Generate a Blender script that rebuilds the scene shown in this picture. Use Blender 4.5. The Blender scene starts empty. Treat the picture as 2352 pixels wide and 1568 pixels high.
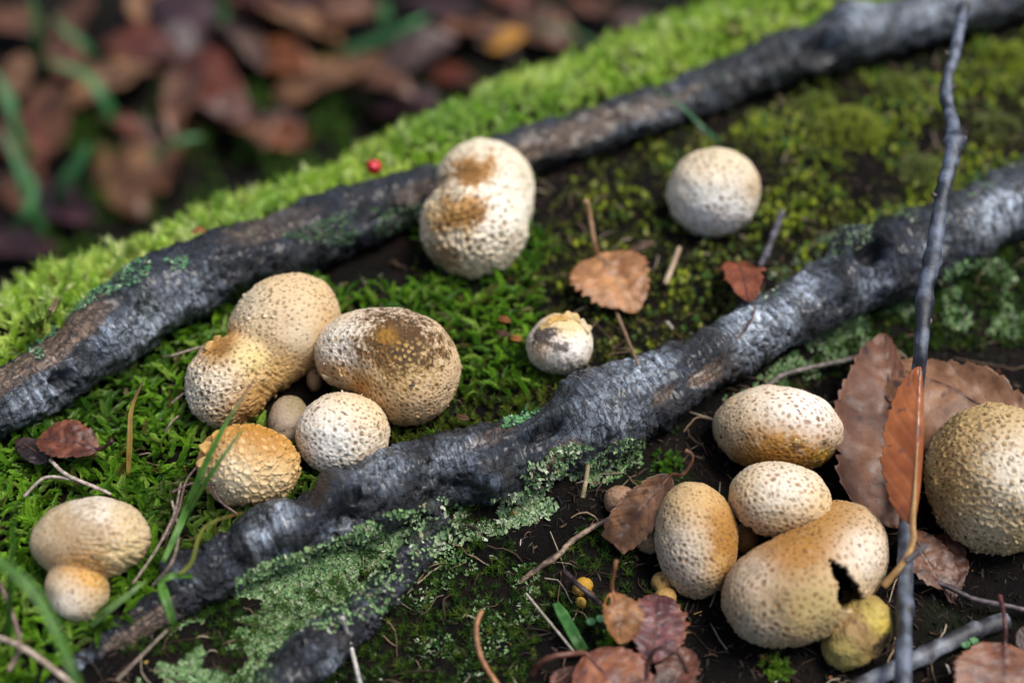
import bpy, math, random
import numpy as np
from mathutils import Vector
from mathutils.bvhtree import BVHTree

rng = np.random.default_rng(7)
random.seed(7)
scene = bpy.context.scene
COL = scene.collection

# ------------------------------------------------------------------ camera
PITCH = math.radians(48.0)
DIST = 0.50
LENS = 50.0
CAM = np.array([0.0, -DIST * math.cos(PITCH), DIST * math.sin(PITCH)])
FWD = np.array([0.0, math.cos(PITCH), -math.sin(PITCH)])
UP = np.array([0.0, math.sin(PITCH), math.cos(PITCH)])
RGT = np.array([1.0, 0.0, 0.0])
cam_data = bpy.data.cameras.new("camera")
cam = bpy.data.objects.new("camera", cam_data)
COL.objects.link(cam)
cam.location = CAM
cam.rotation_euler = (math.pi / 2 - PITCH, 0, 0)
cam_data.lens = LENS
cam_data.sensor_width = 36.0
cam_data.clip_start = 0.01
cam_data.clip_end = 50.0
cam_data.dof.use_dof = True
cam_data.dof.focus_distance = 0.454
cam_data.dof.aperture_fstop = 3.5
cam_data.dof.aperture_blades = 9
scene.camera = cam

# ------------------------------------------------------------------ sky, sun, exposure
SUN_EL, SUN_AZ = math.radians(66), math.radians(88)      # azimuth from +Y (away) towards +X
world = bpy.data.worlds.new("World")
scene.world = world
world.use_nodes = True
wn = world.node_tree
wn.nodes.clear()
sky = wn.nodes.new("ShaderNodeTexSky")
sky.sky_type = 'NISHITA'
sky.sun_disc = False
sky.sun_elevation = SUN_EL
sky.sun_rotation = SUN_AZ
sky.air_density = 1.0
sky.dust_density = 4.0
sky.ozone_density = 1.0
bg = wn.nodes.new("ShaderNodeBackground")
bg.inputs[1].default_value = 0.06
wo = wn.nodes.new("ShaderNodeOutputWorld")
wn.links.new(sky.outputs[0], bg.inputs[0])
wn.links.new(bg.outputs[0], wo.inputs[0])
sl = bpy.data.lights.new("sun", 'SUN')
sl.energy = 1.5
sl.angle = math.radians(27)
sl.color = (1.0, 0.965, 0.91)
sun = bpy.data.objects.new("sun", sl)
COL.objects.link(sun)
sdir = Vector((math.sin(SUN_AZ) * math.cos(SUN_EL), math.cos(SUN_AZ) * math.cos(SUN_EL), math.sin(SUN_EL)))
sun.rotation_euler = sdir.to_track_quat('Z', 'Y').to_euler()
sun.location = sdir * 2
scene.view_settings.view_transform = 'Standard'
scene.view_settings.look = 'None'
scene.view_settings.gamma = 1.0
scene.view_settings.exposure = 1.14
scene.cycles.use_denoising = True
scene.cycles.max_bounces = 8

# ------------------------------------------------------------------ geometry helpers
KPX = 18.0 / LENS / 1176.0            # tangent per picture unit (the picture is 2352 x 1568 units)

def ray(u, v):
    return FWD + RGT * ((u - 1176) * KPX) + UP * ((784 - v) * KPX)

def at(u, v, z):
    d = ray(u, v)
    return CAM + d * ((z - CAM[2]) / d[2])

def proj(X):
    rel = np.asarray(X) - CAM
    dep = rel @ FWD
    return 1176 + (rel @ RGT) / dep / KPX, 784 - (rel @ UP) / dep / KPX, dep

def pxs(X):
    return float((np.asarray(X) - CAM) @ FWD) * KPX

_perm = np.random.default_rng(3).permutation(256)
_perm = np.concatenate([_perm, _perm, _perm])
_grad = np.random.default_rng(4).normal(size=(256, 3))
_grad /= np.linalg.norm(_grad, axis=1)[:, None]

def pn(P):
    P = np.asarray(P, float)
    i = np.floor(P).astype(np.int64)
    f = P - i
    i &= 255
    w = f * f * f * (f * (f * 6 - 15) + 10)
    out = 0
    for dx in (0, 1):
        for dy in (0, 1):
            for dz in (0, 1):
                h = _perm[_perm[_perm[(i[..., 0] + dx) & 255] + ((i[..., 1] + dy) & 255)] + ((i[..., 2] + dz) & 255)]
                g = _grad[h]
                dot = g[..., 0] * (f[..., 0] - dx) + g[..., 1] * (f[..., 1] - dy) + g[..., 2] * (f[..., 2] - dz)
                wt = (w[..., 0] if dx else 1 - w[..., 0]) * (w[..., 1] if dy else 1 - w[..., 1]) * (w[..., 2] if dz else 1 - w[..., 2])
                out = out + wt * dot
    return out * 1.5

def fbm(P, o=4, g=0.5):
    P = np.asarray(P, float)
    a, s, n = 1.0, 0.0, 0.0
    for k in range(o):
        s = s + a * pn(P * (2 ** k) + 17.3 * k)
        n += a
        a *= g
    return s / n

def sstep(a, b, x):
    t = np.clip((x - a) / (b - a), 0, 1)
    return t * t * (3 - 2 * t)

def mixc(a, b, f):
    f = np.asarray(f)[..., None]
    return np.asarray(a) * (1 - f) + np.asarray(b) * f

def in_poly(u, v, poly):
    u, v = np.asarray(u), np.asarray(v)
    c = np.zeros(u.shape, bool)
    n = len(poly)
    for i in range(n):
        x1, y1 = poly[i]
        x2, y2 = poly[(i + 1) % n]
        if y1 == y2:
            continue
        cond = ((y1 > v) != (y2 > v)) & (u < (x2 - x1) * (v - y1) / (y2 - y1) + x1)
        c ^= cond
    return c

def catmull(pts, n):
    pts = np.asarray(pts, float)
    P = np.vstack([2 * pts[0] - pts[1], pts, 2 * pts[-1] - pts[-2]])
    m = len(pts) - 1
    t = np.linspace(0, m - 1e-9, n)
    i = t.astype(int)
    f = (t - i)[:, None]
    p0, p1, p2, p3 = P[i], P[i + 1], P[i + 2], P[i + 3]
    return 0.5 * (2 * p1 + (p2 - p0) * f + (2 * p0 - 5 * p1 + 4 * p2 - p3) * f ** 2 + (3 * p1 - p0 - 3 * p2 + p3) * f ** 3)

def mesh_obj(name, V, F, mat, parent=None, col=None, smooth=True):
    """F: list of (n,k) int arrays"""
    me = bpy.data.meshes.new(name)
    V = np.ascontiguousarray(V, np.float32)
    if not isinstance(F, list):
        F = [F]
    me.vertices.add(len(V))
    me.vertices.foreach_set("co", V.ravel())
    tot = sum(f.size for f in F)
    nf = sum(len(f) for f in F)
    me.loops.add(tot)
    me.polygons.add(nf)
    idx = np.concatenate([np.asarray(f, np.int32).ravel() for f in F])
    me.loops.foreach_set("vertex_index", idx)
    cnt = np.concatenate([np.full(len(f), f.shape[1], np.int32) for f in F])
    st = np.concatenate([[0], np.cumsum(cnt)[:-1]]).astype(np.int32)
    me.polygons.foreach_set("loop_start", st)
    try:
        me.polygons.foreach_set("loop_total", cnt)
    except Exception:
        pass
    me.polygons.foreach_set("use_smooth", np.full(nf, smooth, bool))
    me.update(calc_edges=True)
    if col is not None:
        ca = me.color_attributes.new("col", 'FLOAT_COLOR', 'POINT')
        c4 = np.ones((len(V), 4), np.float32)
        c4[:, :3] = np.clip(col, 0.002, 1)
        ca.data.foreach_set("color", c4.ravel())
    me.materials.append(mat)
    o = bpy.data.objects.new(name, me)
    COL.objects.link(o)
    if parent is not None:
        o.parent = parent
    return o

def grid_faces(nr, nc, wrap=False):
    r = np.arange(nr - 1)[:, None]
    c = np.arange(nc if wrap else nc - 1)[None, :]
    c2 = (c + 1) % nc
    a = r * nc + c
    b = r * nc + c2
    return np.stack([a, b, b + nc, a + nc], -1).reshape(-1, 4)

def tag(o, label, cat, group=None, kind=None):
    o["label"] = label
    o["category"] = cat
    if group:
        o["group"] = group
    if kind:
        o["kind"] = kind
    return o

def empty(name, loc=(0, 0, 0)):
    o = bpy.data.objects.new(name, None)
    o.empty_display_size = 0.005
    COL.objects.link(o)
    o.location = loc
    return o

# ------------------------------------------------------------------ materials
def vmat(name, rough=0.6, spec=0.4, nscale=900, namt=0.25, bump=0.3, bscale=1500, bdist=0.0004,
         transl=0.0, rough_var=0.0, coat=0.0, sss=0.0, nscale2=None, namt2=0.0):
    m = bpy.data.materials.new(name)
    m.use_nodes = True
    nt = m.node_tree
    N, L = nt.nodes, nt.links
    p = N["Principled BSDF"]
    vc = N.new("ShaderNodeVertexColor")
    vc.layer_name = "col"
    tc = N.new("ShaderNodeTexCoord")
    no = N.new("ShaderNodeTexNoise")
    no.inputs["Scale"].default_value = nscale
    no.inputs["Detail"].default_value = 5
    no.inputs["Roughness"].default_value = 0.65
    L.new(tc.outputs["Object"], no.inputs["Vector"])
    mr = N.new("ShaderNodeMapRange")
    mr.inputs[1].default_value = 0.25
    mr.inputs[2].default_value = 0.75
    mr.inputs[3].default_value = 1 - namt
    mr.inputs[4].default_value = 1 + namt
    L.new(no.outputs[0], mr.inputs[0])
    mu = N.new("ShaderNodeVectorMath")
    mu.operation = 'SCALE'
    L.new(vc.outputs[0], mu.inputs[0])
    L.new(mr.outputs[0], mu.inputs["Scale"])
    colour = mu.outputs[0]
    if nscale2:
        n3 = N.new("ShaderNodeTexNoise")
        n3.inputs["Scale"].default_value = nscale2
        n3.inputs["Detail"].default_value = 3
        L.new(tc.outputs["Object"], n3.inputs["Vector"])
        m3 = N.new("ShaderNodeMapRange")
        m3.inputs[1].default_value = 0.3
        m3.inputs[2].default_value = 0.7
        m3.inputs[3].default_value = 1 - namt2
        m3.inputs[4].default_value = 1 + namt2
        L.new(n3.outputs[0], m3.inputs[0])
        mu2 = N.new("ShaderNodeVectorMath")
        mu2.operation = 'SCALE'
        L.new(colour, mu2.inputs[0])
        L.new(m3.outputs[0], mu2.inputs["Scale"])
        colour = mu2.outputs[0]
    L.new(colour, p.inputs["Base Color"])
    p.inputs["Roughness"].default_value = rough
    p.inputs["Specular IOR Level"].default_value = spec
    p.inputs["Coat Weight"].default_value = coat
    if coat:
        p.inputs["Coat Roughness"].default_value = 0.2
    if sss:
        p.inputs["Subsurface Weight"].default_value = sss
        p.inputs["Subsurface Radius"].default_value = (1.0, 0.6, 0.35)
        p.inputs["Subsurface Scale"].default_value = 0.0012
    if rough_var:
        m2 = N.new("ShaderNodeMapRange")
        m2.inputs[1].default_value = 0.35
        m2.inputs[2].default_value = 0.65
        m2.inputs[3].default_value = rough - rough_var
        m2.inputs[4].default_value = rough + rough_var
        L.new(no.outputs[0], m2.inputs[0])
        L.new(m2.outputs[0], p.inputs["Roughness"])
    if bump:
        nb = N.new("ShaderNodeTexNoise")
        nb.inputs["Scale"].default_value = bscale
        nb.inputs["Detail"].default_value = 6
        nb.inputs["Roughness"].default_value = 0.7
        L.new(tc.outputs["Object"], nb.inputs["Vector"])
        b = N.new("ShaderNodeBump")
        b.inputs["Strength"].default_value = bump
        b.inputs["Distance"].default_value = bdist
        L.new(nb.outputs[0], b.inputs["Height"])
        L.new(b.outputs[0], p.inputs["Normal"])
    if transl:
        tr = N.new("ShaderNodeBsdfTranslucent")
        L.new(colour, tr.inputs[0])
        mx = N.new("ShaderNodeMixShader")
        mx.inputs[0].default_value = transl
        L.new(p.outputs[0], mx.inputs[1])
        L.new(tr.outputs[0], mx.inputs[2])
        L.new(mx.outputs[0], N["Material Output"].inputs[0])
    return m

M_soil = vmat("humus_soil", rough=0.8, spec=0.14, nscale=350, namt=0.6, bump=1.0, bscale=420, bdist=0.0022, rough_var=0.2, nscale2=1400, namt2=0.5)
M_bark = vmat("root_bark", rough=0.35, spec=0.6, nscale=700, namt=0.4, coat=0.3, bump=0.7, bscale=800, bdist=0.0008, rough_var=0.16, nscale2=2500, namt2=0.3)
def bark_detail(m):
    """streaks round the root, flecks and fissures, on top of the bark colour"""
    nt = m.node_tree
    N, L = nt.nodes, nt.links
    p = N["Principled BSDF"]
    src = p.inputs["Base Color"].links[0].from_socket
    at_ = N.new("ShaderNodeAttribute")
    at_.attribute_name = "rootco"
    def noise(vec, detail=6, rough=.7):
        mp = N.new("ShaderNodeMapping")
        mp.inputs["Scale"].default_value = vec
        L.new(at_.outputs["Vector"], mp.inputs["Vector"])
        n = N.new("ShaderNodeTexNoise")
        n.inputs["Scale"].default_value = 1.0
        n.inputs["Detail"].default_value = detail
        n.inputs["Roughness"].default_value = rough
        L.new(mp.outputs[0], n.inputs["Vector"])
        return n.outputs[0]
    def ramp(sock, lo, hi, a, b):
        r = N.new("ShaderNodeMapRange")
        r.inputs[1].default_value, r.inputs[2].default_value, r.inputs[3].default_value, r.inputs[4].default_value = lo, hi, a, b
        L.new(sock, r.inputs[0])
        return r.outputs[0]
    def mul(x, y):
        n = N.new("ShaderNodeMath")
        n.operation = 'MULTIPLY'
        L.new(x, n.inputs[0])
        L.new(y, n.inputs[1])
        return n.outputs[0]
    st = noise((1500, 160, 160))
    fl = noise((420, 420, 420), 8, .75)
    vo = N.new("ShaderNodeTexVoronoi")
    vo.feature = 'DISTANCE_TO_EDGE'
    vo.inputs["Scale"].default_value = 1.0
    mp = N.new("ShaderNodeMapping")
    mp.inputs["Scale"].default_value = (330, 190, 190)
    wob = N.new("ShaderNodeVectorMath")
    wob.operation = 'MULTIPLY_ADD'
    nn = N.new("ShaderNodeTexNoise")
    nn.inputs["Scale"].default_value = 300
    nn.inputs["Detail"].default_value = 4
    L.new(at_.outputs["Vector"], nn.inputs["Vector"])
    L.new(nn.outputs["Color"], wob.inputs[0])
    wob.inputs[1].default_value = (.006, .006, .006)
    L.new(at_.outputs["Vector"], wob.inputs[2])
    L.new(wob.outputs[0], mp.inputs["Vector"])
    L.new(mp.outputs[0], vo.inputs["Vector"])
    fiss = ramp(vo.outputs["Distance"], .0, .10, .12, 1.0)
    f = mul(mul(ramp(st, .36, .64, .55, 1.75), ramp(fl, .36, .66, .5, 1.9)), fiss)
    sc = N.new("ShaderNodeVectorMath")
    sc.operation = 'SCALE'
    L.new(src, sc.inputs[0])
    L.new(f, sc.inputs["Scale"])
    L.new(sc.outputs[0], p.inputs["Base Color"])
    b = N.new("ShaderNodeBump")
    b.inputs["Strength"].default_value = .6
    b.inputs["Distance"].default_value = .0007
    L.new(f, b.inputs["Height"])
    old = p.inputs["Normal"].links[0].from_socket
    L.new(old, b.inputs["Normal"])
    L.new(b.outputs[0], p.inputs["Normal"])
bark_detail(M_bark)
M_fung = vmat("earthball_skin", rough=0.72, spec=0.25, nscale=1300, namt=0.10, bump=0.35, bscale=2200, bdist=0.0003, sss=0.04, nscale2=5000, namt2=0.06)
M_dark = vmat("spore_mass", rough=0.7, spec=0.3, nscale=900, namt=0.5, bump=0.8, bscale=900, bdist=0.0008)
M_moss = vmat("moss_leaf", rough=0.36, spec=0.45, nscale=300, namt=0.2, bump=0, transl=0.42)
M_lich = vmat("lichen_scale", rough=0.75, spec=0.25, nscale=900, namt=0.18, bump=0, transl=0.1)
M_leaf = vmat("dead_leaf", rough=0.4, spec=0.5, nscale=420, namt=0.28, bump=0.5, bscale=1100, bdist=0.0003, transl=0.12, rough_var=0.12, nscale2=2600, namt2=0.2)
M_gloss = vmat("waxy_dead_leaf", rough=0.3, spec=0.55, nscale=420, namt=0.15, bump=0.25, bscale=900, bdist=0.0003, transl=0.12, coat=0.25)
M_grass = vmat("grass_leaf", rough=0.4, spec=0.4, nscale=300, namt=0.2, bump=0, transl=0.3)
M_twig = vmat("twig_bark", rough=0.42, spec=0.55, nscale=900, namt=0.45, bump=0.6, bscale=900, bdist=0.0005, rough_var=0.12, nscale2=3500, namt2=0.3)
M_bits = vmat("litter_crumb", rough=0.7, spec=0.3, nscale=900, namt=0.3, bump=0)
M_berry = vmat("berry_skin", rough=0.22, spec=0.5, nscale=300, namt=0.1, bump=0)

# ------------------------------------------------------------------ the lie of the land
# axes of the two big roots: (u, v, apparent width, height of the axis)
R1 = [(-420, 1150, 186, 0.007), (-160, 1010, 186, 0.007), (-40, 950, 186, 0.009), (90, 872, 192, 0.009), (230, 772, 215, 0.011), (400, 668, 209, 0.011), (600, 580, 203, 0.009),
      (800, 505, 181, 0.009), (1000, 432, 147, 0.007), (1200, 352, 136, 0.007), (1400, 285, 133, 0.007), (1600, 215, 133, 0.007),
      (1800, 138, 136, 0.009), (1950, 85, 153, 0.011), (2130, 42, 141, 0.011), (2400, -25, 136, 0.011), (2800, -110, 136, 0.011)]
R2 = [(-60, 1720, 80, -.004), (120, 1585, 90, -.004), (250, 1492, 105, -.003), (350, 1418, 118, -.001), (450, 1335, 140, .002), (560, 1262, 160, .004), (700, 1205, 185, .005),
      (850, 1148, 215, .005), (1000, 1098, 225, .004), (1150, 1055, 225, .004), (1280, 1005, 210, .005), (1420, 935, 220, .006), (1580, 852, 190, .007),
      (1740, 762, 175, .007), (1880, 690, 185, .008), (2020, 610, 215, .009), (2150, 560, 205, .009), (2280, 492, 195, .009), (2420, 420, 190, .009), (2800, 250, 150, .009)]

def root_axis(R, n):
    pts, rad = [], []
    for (u, v, w, z) in R:
        p = at(u, v, z)
        pts.append(p)
        rad.append(0.415 * w * pxs(p))
    return catmull(pts, n), catmull(np.array(rad)[:, None], n)[:, 0]

A1, RAD1 = root_axis(R1, 260)
A2, RAD2 = root_axis(R2, 260)

def axis_dist(x, y, A, RAD):
    """signed offset from the axis (positive on the far side), radius there, parameter"""
    P = np.stack([x, y], -1).reshape(-1, 2)
    T = np.gradient(A[:, :2], axis=0)
    T /= np.linalg.norm(T, axis=1)[:, None]
    od, orr, ot = np.empty(len(P)), np.empty(len(P)), np.empty(len(P))
    for s in range(0, len(P), 20000):
        q = P[s:s + 20000]
        D = ((q[:, None, :] - A[None, :, :2]) ** 2).sum(-1)
        k = D.argmin(1)
        d = q - A[k, :2]
        od[s:s + 20000] = T[k, 0] * d[:, 1] - T[k, 1] * d[:, 0]
        orr[s:s + 20000] = RAD[k]
        ot[s:s + 20000] = k / (len(A) - 1)
    sh = np.shape(x)
    return od.reshape(sh), orr.reshape(sh), ot.reshape(sh)

def land(x, y):
    d1, r1, t1 = axis_dist(x, y, A1, RAD1)
    d2, r2, t2 = axis_dist(x, y, A2, RAD2)
    P = np.stack([x, y, np.zeros_like(x)], -1)
    h = 0.004 * fbm(P * 22, 3) + 0.0022 * fbm(P * 90 + 5, 3) + 0.0010 * pn(P * 330 + 9)
    # plateau a little higher against the upper root
    h -= 0.003 * sstep(-0.03, -0.012, d1)
    # front of the lower root falls away
    h -= 0.014 * sstep(0.004, -0.045, d2)
    # moss bank behind the upper root, then the drop to the leaf litter
    bank = 0.031 + 0.016 * sstep(0.42, 0.18, t1) + 0.019 * sstep(0.42, 0.7, t1) + 0.030 * sstep(0.72, 0.95, t1) + 0.006 * pn(P * 18 + 3)
    h += 0.007 * sstep(0.0, 0.018, d1)
    h -= 0.190 * sstep(bank, bank + 0.115, d1) + 0.012 * sstep(bank - 0.02, bank + 0.02, d1)
    h += 0.010 * fbm(P * 14 + 31, 3) * sstep(0.06, 0.12, d1)
    return h

def spread(lo, hi, step, far):
    a = np.arange(lo, hi + step / 2, step)
    g, s, out = hi, step, []
    while g < far:
        s *= 1.35
        g += s
        out.append(g)
    g, s, o2 = lo, step, []
    while g > -far:
        s *= 1.35
        g -= s
        o2.append(g)
    return np.concatenate([o2[::-1], a, out])

gx = spread(-0.33, 0.37, 0.0021, 3.0)
gy = spread(-0.20, 0.44, 0.0021, 3.0)
GX, GY = np.meshgrid(gx, gy)
GZ = land(GX, GY)
GV = np.stack([GX, GY, GZ], -1).reshape(-1, 3)
nz = fbm(GV * 60, 4)
gc = mixc((0.004, 0.0034, 0.003), (0.014, 0.0095, 0.007), sstep(-0.2, 0.4, nz))
gc = mixc(gc, (0.010, 0.018, 0.006), sstep(0.1, 0.35, fbm(GV * 35 + 4, 3)) * 0.6)
GF = grid_faces(len(gy), len(gx))
def landq(x, y):
    """the same land, read off the sheet"""
    x, y = np.asarray(x, float), np.asarray(y, float)
    i = np.clip(np.searchsorted(gx, x) - 1, 0, len(gx) - 2)
    j = np.clip(np.searchsorted(gy, y) - 1, 0, len(gy) - 2)
    fx = (x - gx[i]) / (gx[i + 1] - gx[i])
    fy = (y - gy[j]) / (gy[j + 1] - gy[j])
    return GZ[j, i] * (1 - fx) * (1 - fy) + GZ[j, i + 1] * fx * (1 - fy) + GZ[j + 1, i] * (1 - fx) * fy + GZ[j + 1, i + 1] * fx * fy

ground = mesh_obj("ground", GV, GF, M_soil, col=gc)
tag(ground, "dark crumbly forest soil under the roots, moss and leaf litter", "ground", kind="structure")

# ------------------------------------------------------------------ big roots
def tube_rings(A, RAD, ns, sz=1.0):
    n = len(A)
    T = np.gradient(A, axis=0)
    T /= np.linalg.norm(T, axis=1)[:, None]
    S = np.cross(T, [0, 0, 1.0])
    S /= np.linalg.norm(S, axis=1)[:, None]
    Un = np.cross(S, T)
    th = np.linspace(0, 2 * math.pi, ns, endpoint=False)
    D = np.cos(th)[None, :, None] * S[:, None, :] + np.sin(th)[None, :, None] * Un[:, None, :] * sz
    return A[:, None, :] + RAD[:, None, None] * D, D, th

def make_root(name, A, RAD, n, ns, seed, bumps, woods, pales, knots=()):
    ln = np.concatenate([[0], np.cumsum(np.linalg.norm(np.diff(A, axis=0), axis=1))])
    s = np.linspace(0, ln[-1], n)
    A = np.stack([np.interp(s, ln, A[:, k]) for k in range(3)], -1)
    RAD = np.interp(s, ln, RAD)
    off = np.stack([s * 26, np.full(n, seed), np.zeros(n)], -1)
    A = A + np.stack([np.zeros(n), 0.0020 * pn(off + 5), 0.0020 * pn(off + 50)], -1)
    RAD = RAD * (1 + 0.10 * pn(off * 1.3 + 9))
    P, D, th = tube_rings(A, RAD, ns, 0.95)
    q = np.stack([np.broadcast_to(s[:, None], (n, ns)), np.cos(th)[None, :] * RAD[:, None], np.sin(th)[None, :] * RAD[:, None]], -1) + seed
    big = fbm(q * np.array([55, 75, 75]), 3)
    lump = fbm(q * np.array([150, 170, 170]) + 3, 3)
    ring = fbm(q * np.array([700, 80, 80]) + 7, 3)          # striations running round the root
    longi = fbm(q * np.array([90, 480, 480]) + 11, 3)
    cr = np.abs(fbm(q * np.array([230, 130, 130]) + 21, 3))
    crack = sstep(0.05, 0.0, cr) * sstep(-0.15, 0.2, fbm(q * 60 + 2, 2))
    plates = np.floor(3.0 * (fbm(q * np.array([170, 110, 110]) + 31, 3) + 0.5)) / 3.0
    u, v, dep = proj(P.reshape(-1, 3))
    u, v = u.reshape(n, ns), v.reshape(n, ns)
    facing = ((CAM - P) * D).sum(-1) > -0.02
    def blob(bu, bv, bs, asp=1.0, ang=-33):
        c, sn = math.cos(math.radians(ang)), math.sin(math.radians(ang))
        du, dv = u - bu, v - bv
        a, b = du * c + dv * sn, -du * sn + dv * c
        return np.exp(-((a / (bs * asp)) ** 2 + (b / bs) ** 2)) * facing
    wood = np.zeros((n, ns))
    for (bu, bv, bs, asp, ang, amt) in woods:
        wood = np.maximum(wood, amt * sstep(0.25, 0.6, blob(bu, bv, bs, asp, ang) + 0.22 * lump + .55 * longi))
    pale = np.zeros((n, ns))
    for (bu, bv, bs, asp, ang, amt) in pales:
        pale = np.maximum(pale, amt * blob(bu, bv, bs, asp, ang))
    disp = 0.0034 * big + 0.0018 * lump * (1 - 0.6 * wood) + 0.0010 * ring * (1 - wood) + 0.0008 * longi * wood \
        - 0.0022 * crack * (1 - wood) + 0.0034 * (plates - 0.5) * (1 - wood) * sstep(-0.1, 0.3, fbm(q * 40 + 70, 2)) - 0.0010 * wood
    for (bu, bv, bs, amp) in bumps:
        disp = disp + 1.35 * amp * blob(bu, bv, bs)
    hole = np.zeros((n, ns))
    for (bu, bv, bs, asp, ang, amp) in knots:
        k = sstep(0.35, 0.7, blob(bu, bv, bs, asp, ang))
        rim = np.exp(-((blob(bu, bv, bs, asp, ang) - 0.18) / 0.12) ** 2)
        disp = disp - amp * k + 0.0022 * rim * (blob(bu, bv, bs * 2.2, asp, ang) > 0.1)
        hole = np.maximum(hole, k)
    P = P + D * disp[..., None]
    # colour of the bark; pale patches also paint in blue-white highlights
    m1 = sstep(-0.1, 0.45, fbm(q * np.array([120, 60, 60]) + 41, 4) + 0.25 * ring)
    m2 = sstep(0.12, 0.5, fbm(q * np.array([70, 60, 60]) + 61, 4)) * sstep(-0.3, 0.2, ring + 0.3 * lump)
    c = mixc((0.006, 0.008, 0.013), (0.032, 0.041, 0.060), m1)
    c = mixc(c, (0.17, 0.21, 0.28), m2 * 0.75)
    c = mixc(c, (0.052, 0.042, 0.038), 0.5 * sstep(0.05, 0.4, fbm(q * 75 + 91, 3)))
    c = mixc(c, (0.035, 0.065, 0.030), 0.55 * sstep(0.18, 0.5, fbm(q * 52 + 81, 3)))
    c = mixc(c, (0.42, 0.49, 0.58), np.clip(1.25 * pale * (0.75 + 1.3 * ring + 0.8 * lump + .5 * longi), 0, 1))
    grain = fbm(q * np.array([60, 700, 700]) + 13, 3)
    c = mixc(c, mixc((0.085, 0.052, 0.035), (0.24, 0.17, 0.115), sstep(-0.35, 0.45, grain)), wood * 0.9)
    c = mixc(c, (0.010, 0.009, 0.009), np.clip(crack * (1 - wood) * 0.95 + 0.55 * hole, 0, 1))
    F = grid_faces(n, ns, True)
    V = P.reshape(-1, 3)
    V = np.vstack([V, A[0], A[-1]])
    k = np.arange(ns)
    c0 = np.stack([np.full(ns, n * ns), (k + 1) % ns, k], -1)
    c1 = np.stack([np.full(ns, n * ns + 1), (n - 1) * ns + k, (n - 1) * ns + (k + 1) % ns], -1)
    o = mesh_obj(name, V, [F, c0, c1], M_bark, col=np.vstack([c.reshape(-1, 3), c[0, 0], c[-1, 0]]))
    at_ = o.data.attributes.new("rootco", 'FLOAT_VECTOR', 'POINT')
    at_.data.foreach_set("vector", np.vstack([q.reshape(-1, 3), q[0, 0], q[-1, 0]]).astype(np.float32).ravel())
    return o, V, F

b1 = [(240, 760, 60, .002), (330, 650, 50, .003), (500, 560, 60, .002), (1960, 60, 60, .004), (1905, 110, 28, -.005)]
w1 = [(150, 765, 45, 3.0, -38, 1.0), (1330, 300, 34, 5.0, -20, 0.9), (1520, 235, 26, 4.0, -20, .8), (20, 850, 40, 2.4, -40, 1.0), (620, 520, 30, 4.0, -20, .5), (960, 440, 22, 3.0, -20, .5)]
p1 = [(330, 760, 60, 1.6, -35, .55), (420, 690, 50, 1.4, -30, .5), (90, 905, 40, 2, -35, .6), (1990, 50, 40, 1.5, -40, .8), (1900, 100, 20, 1.5, -40, .7), (2150, 20, 45, 2, -20, .5), (1500, 265, 20, 4, -20, .45)]
k1 = [(137, 872, 22, 1.4, -30, .006), (1885, 110, 30, 1.5, -30, .006)]
root_a, V1, F1 = make_root("tree_root", A1, RAD1, 860, 92, 1.7, b1, w1, p1, k1)
tag(root_a, "long dark root with bare brown wood patches bordered by the bright green moss bank", "root")
b2 = [(900, 1100, 70, .003), (1040, 1120, 60, -.003), (1130, 1080, 60, .003), (660, 1210, 60, .003), (770, 1120, 40, .003), (560, 1240, 40, .003), (480, 1300, 40, .003),
      (800, 1190, 40, -.004), (1340, 900, 60, .003), (1270, 990, 25, -.004), (1215, 1000, 28, -.003), (1380, 960, 40, .003), (1650, 790, 30, .003), (1700, 820, 25, -.002), (1940, 560, 40, .004), (2060, 560, 40, .003), (2070, 640, 50, .003),
      (1930, 640, 30, .004), (2190, 500, 40, .003), (430, 1300, 30, .002), (380, 1310, 26, .003), (700, 1140, 35, -.003)]
w2 = [(1290, 1045, 26, 2.6, -35, .8), (1628, 858, 26, 2.2, -35, 1.0), (1530, 905, 24, 1.6, -40, .7), (320, 1445, 34, 3.4, -35, .95), (1130, 1000, 22, 3.0, -30, .5)]
p2 = [(1725, 745, 62, .8, -35, 1.0), (1800, 715, 40, .8, -35, .7), (1480, 850, 50, 1.2, -35, .75), (1420, 880, 40, 1.2, -35, .5), (2290, 480, 46, 1.4, -35, 1.0), (2150, 560, 25, 1.5, -35, .6), (1850, 660, 40, 1, -35, .7), (1990, 660, 30, 1.4, -35, .6),
      (1390, 960, 60, 1.2, -30, .5), (880, 1080, 40, 1.5, -30, .4), (640, 1190, 30, 1.2, -30, .6), (600, 1235, 24, 1.2, -30, .6), (1050, 1040, 34, 2, -25, .4), (1790, 790, 40, .8, -40, .5), (430, 1330, 20, 1, -30, .5)]
k2 = [(1992, 583, 30, 1.3, -30, .008), (1250, 985, 18, 3.0, -25, .004), (812, 1140, 16, 1.2, -20, .004)]
root_b, V2, F2 = make_root("tree_root", A2, RAD2, 900, 100, 8.3, b2, w2, p2, k2)
tag(root_b, "gnarled grey-black root with lichen and a knot hole running between the two mushroom clusters", "root")
# small lower root
R3 = [(100, 2100, 150, -.014), (380, 1850, 150, -.012), (540, 1690, 150, -.010), (650, 1565, 155, -.006), (740, 1485, 140, -.005), (820, 1415, 115, -.005), (895, 1345, 105, -.004), (955, 1270, 100, -.003), (1010, 1190, 90, -.002)]
A3, RAD3 = root_axis(R3, 120)
root_c, V3, F3 = make_root("tree_root", A3, RAD3, 320, 72, 15.1, [(720, 1490, 40, .002)], [], [(760, 1520, 26, 1, -40, .4)], [])
tag(root_c, "short dark root end poking out below the lichen crust", "root")

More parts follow.
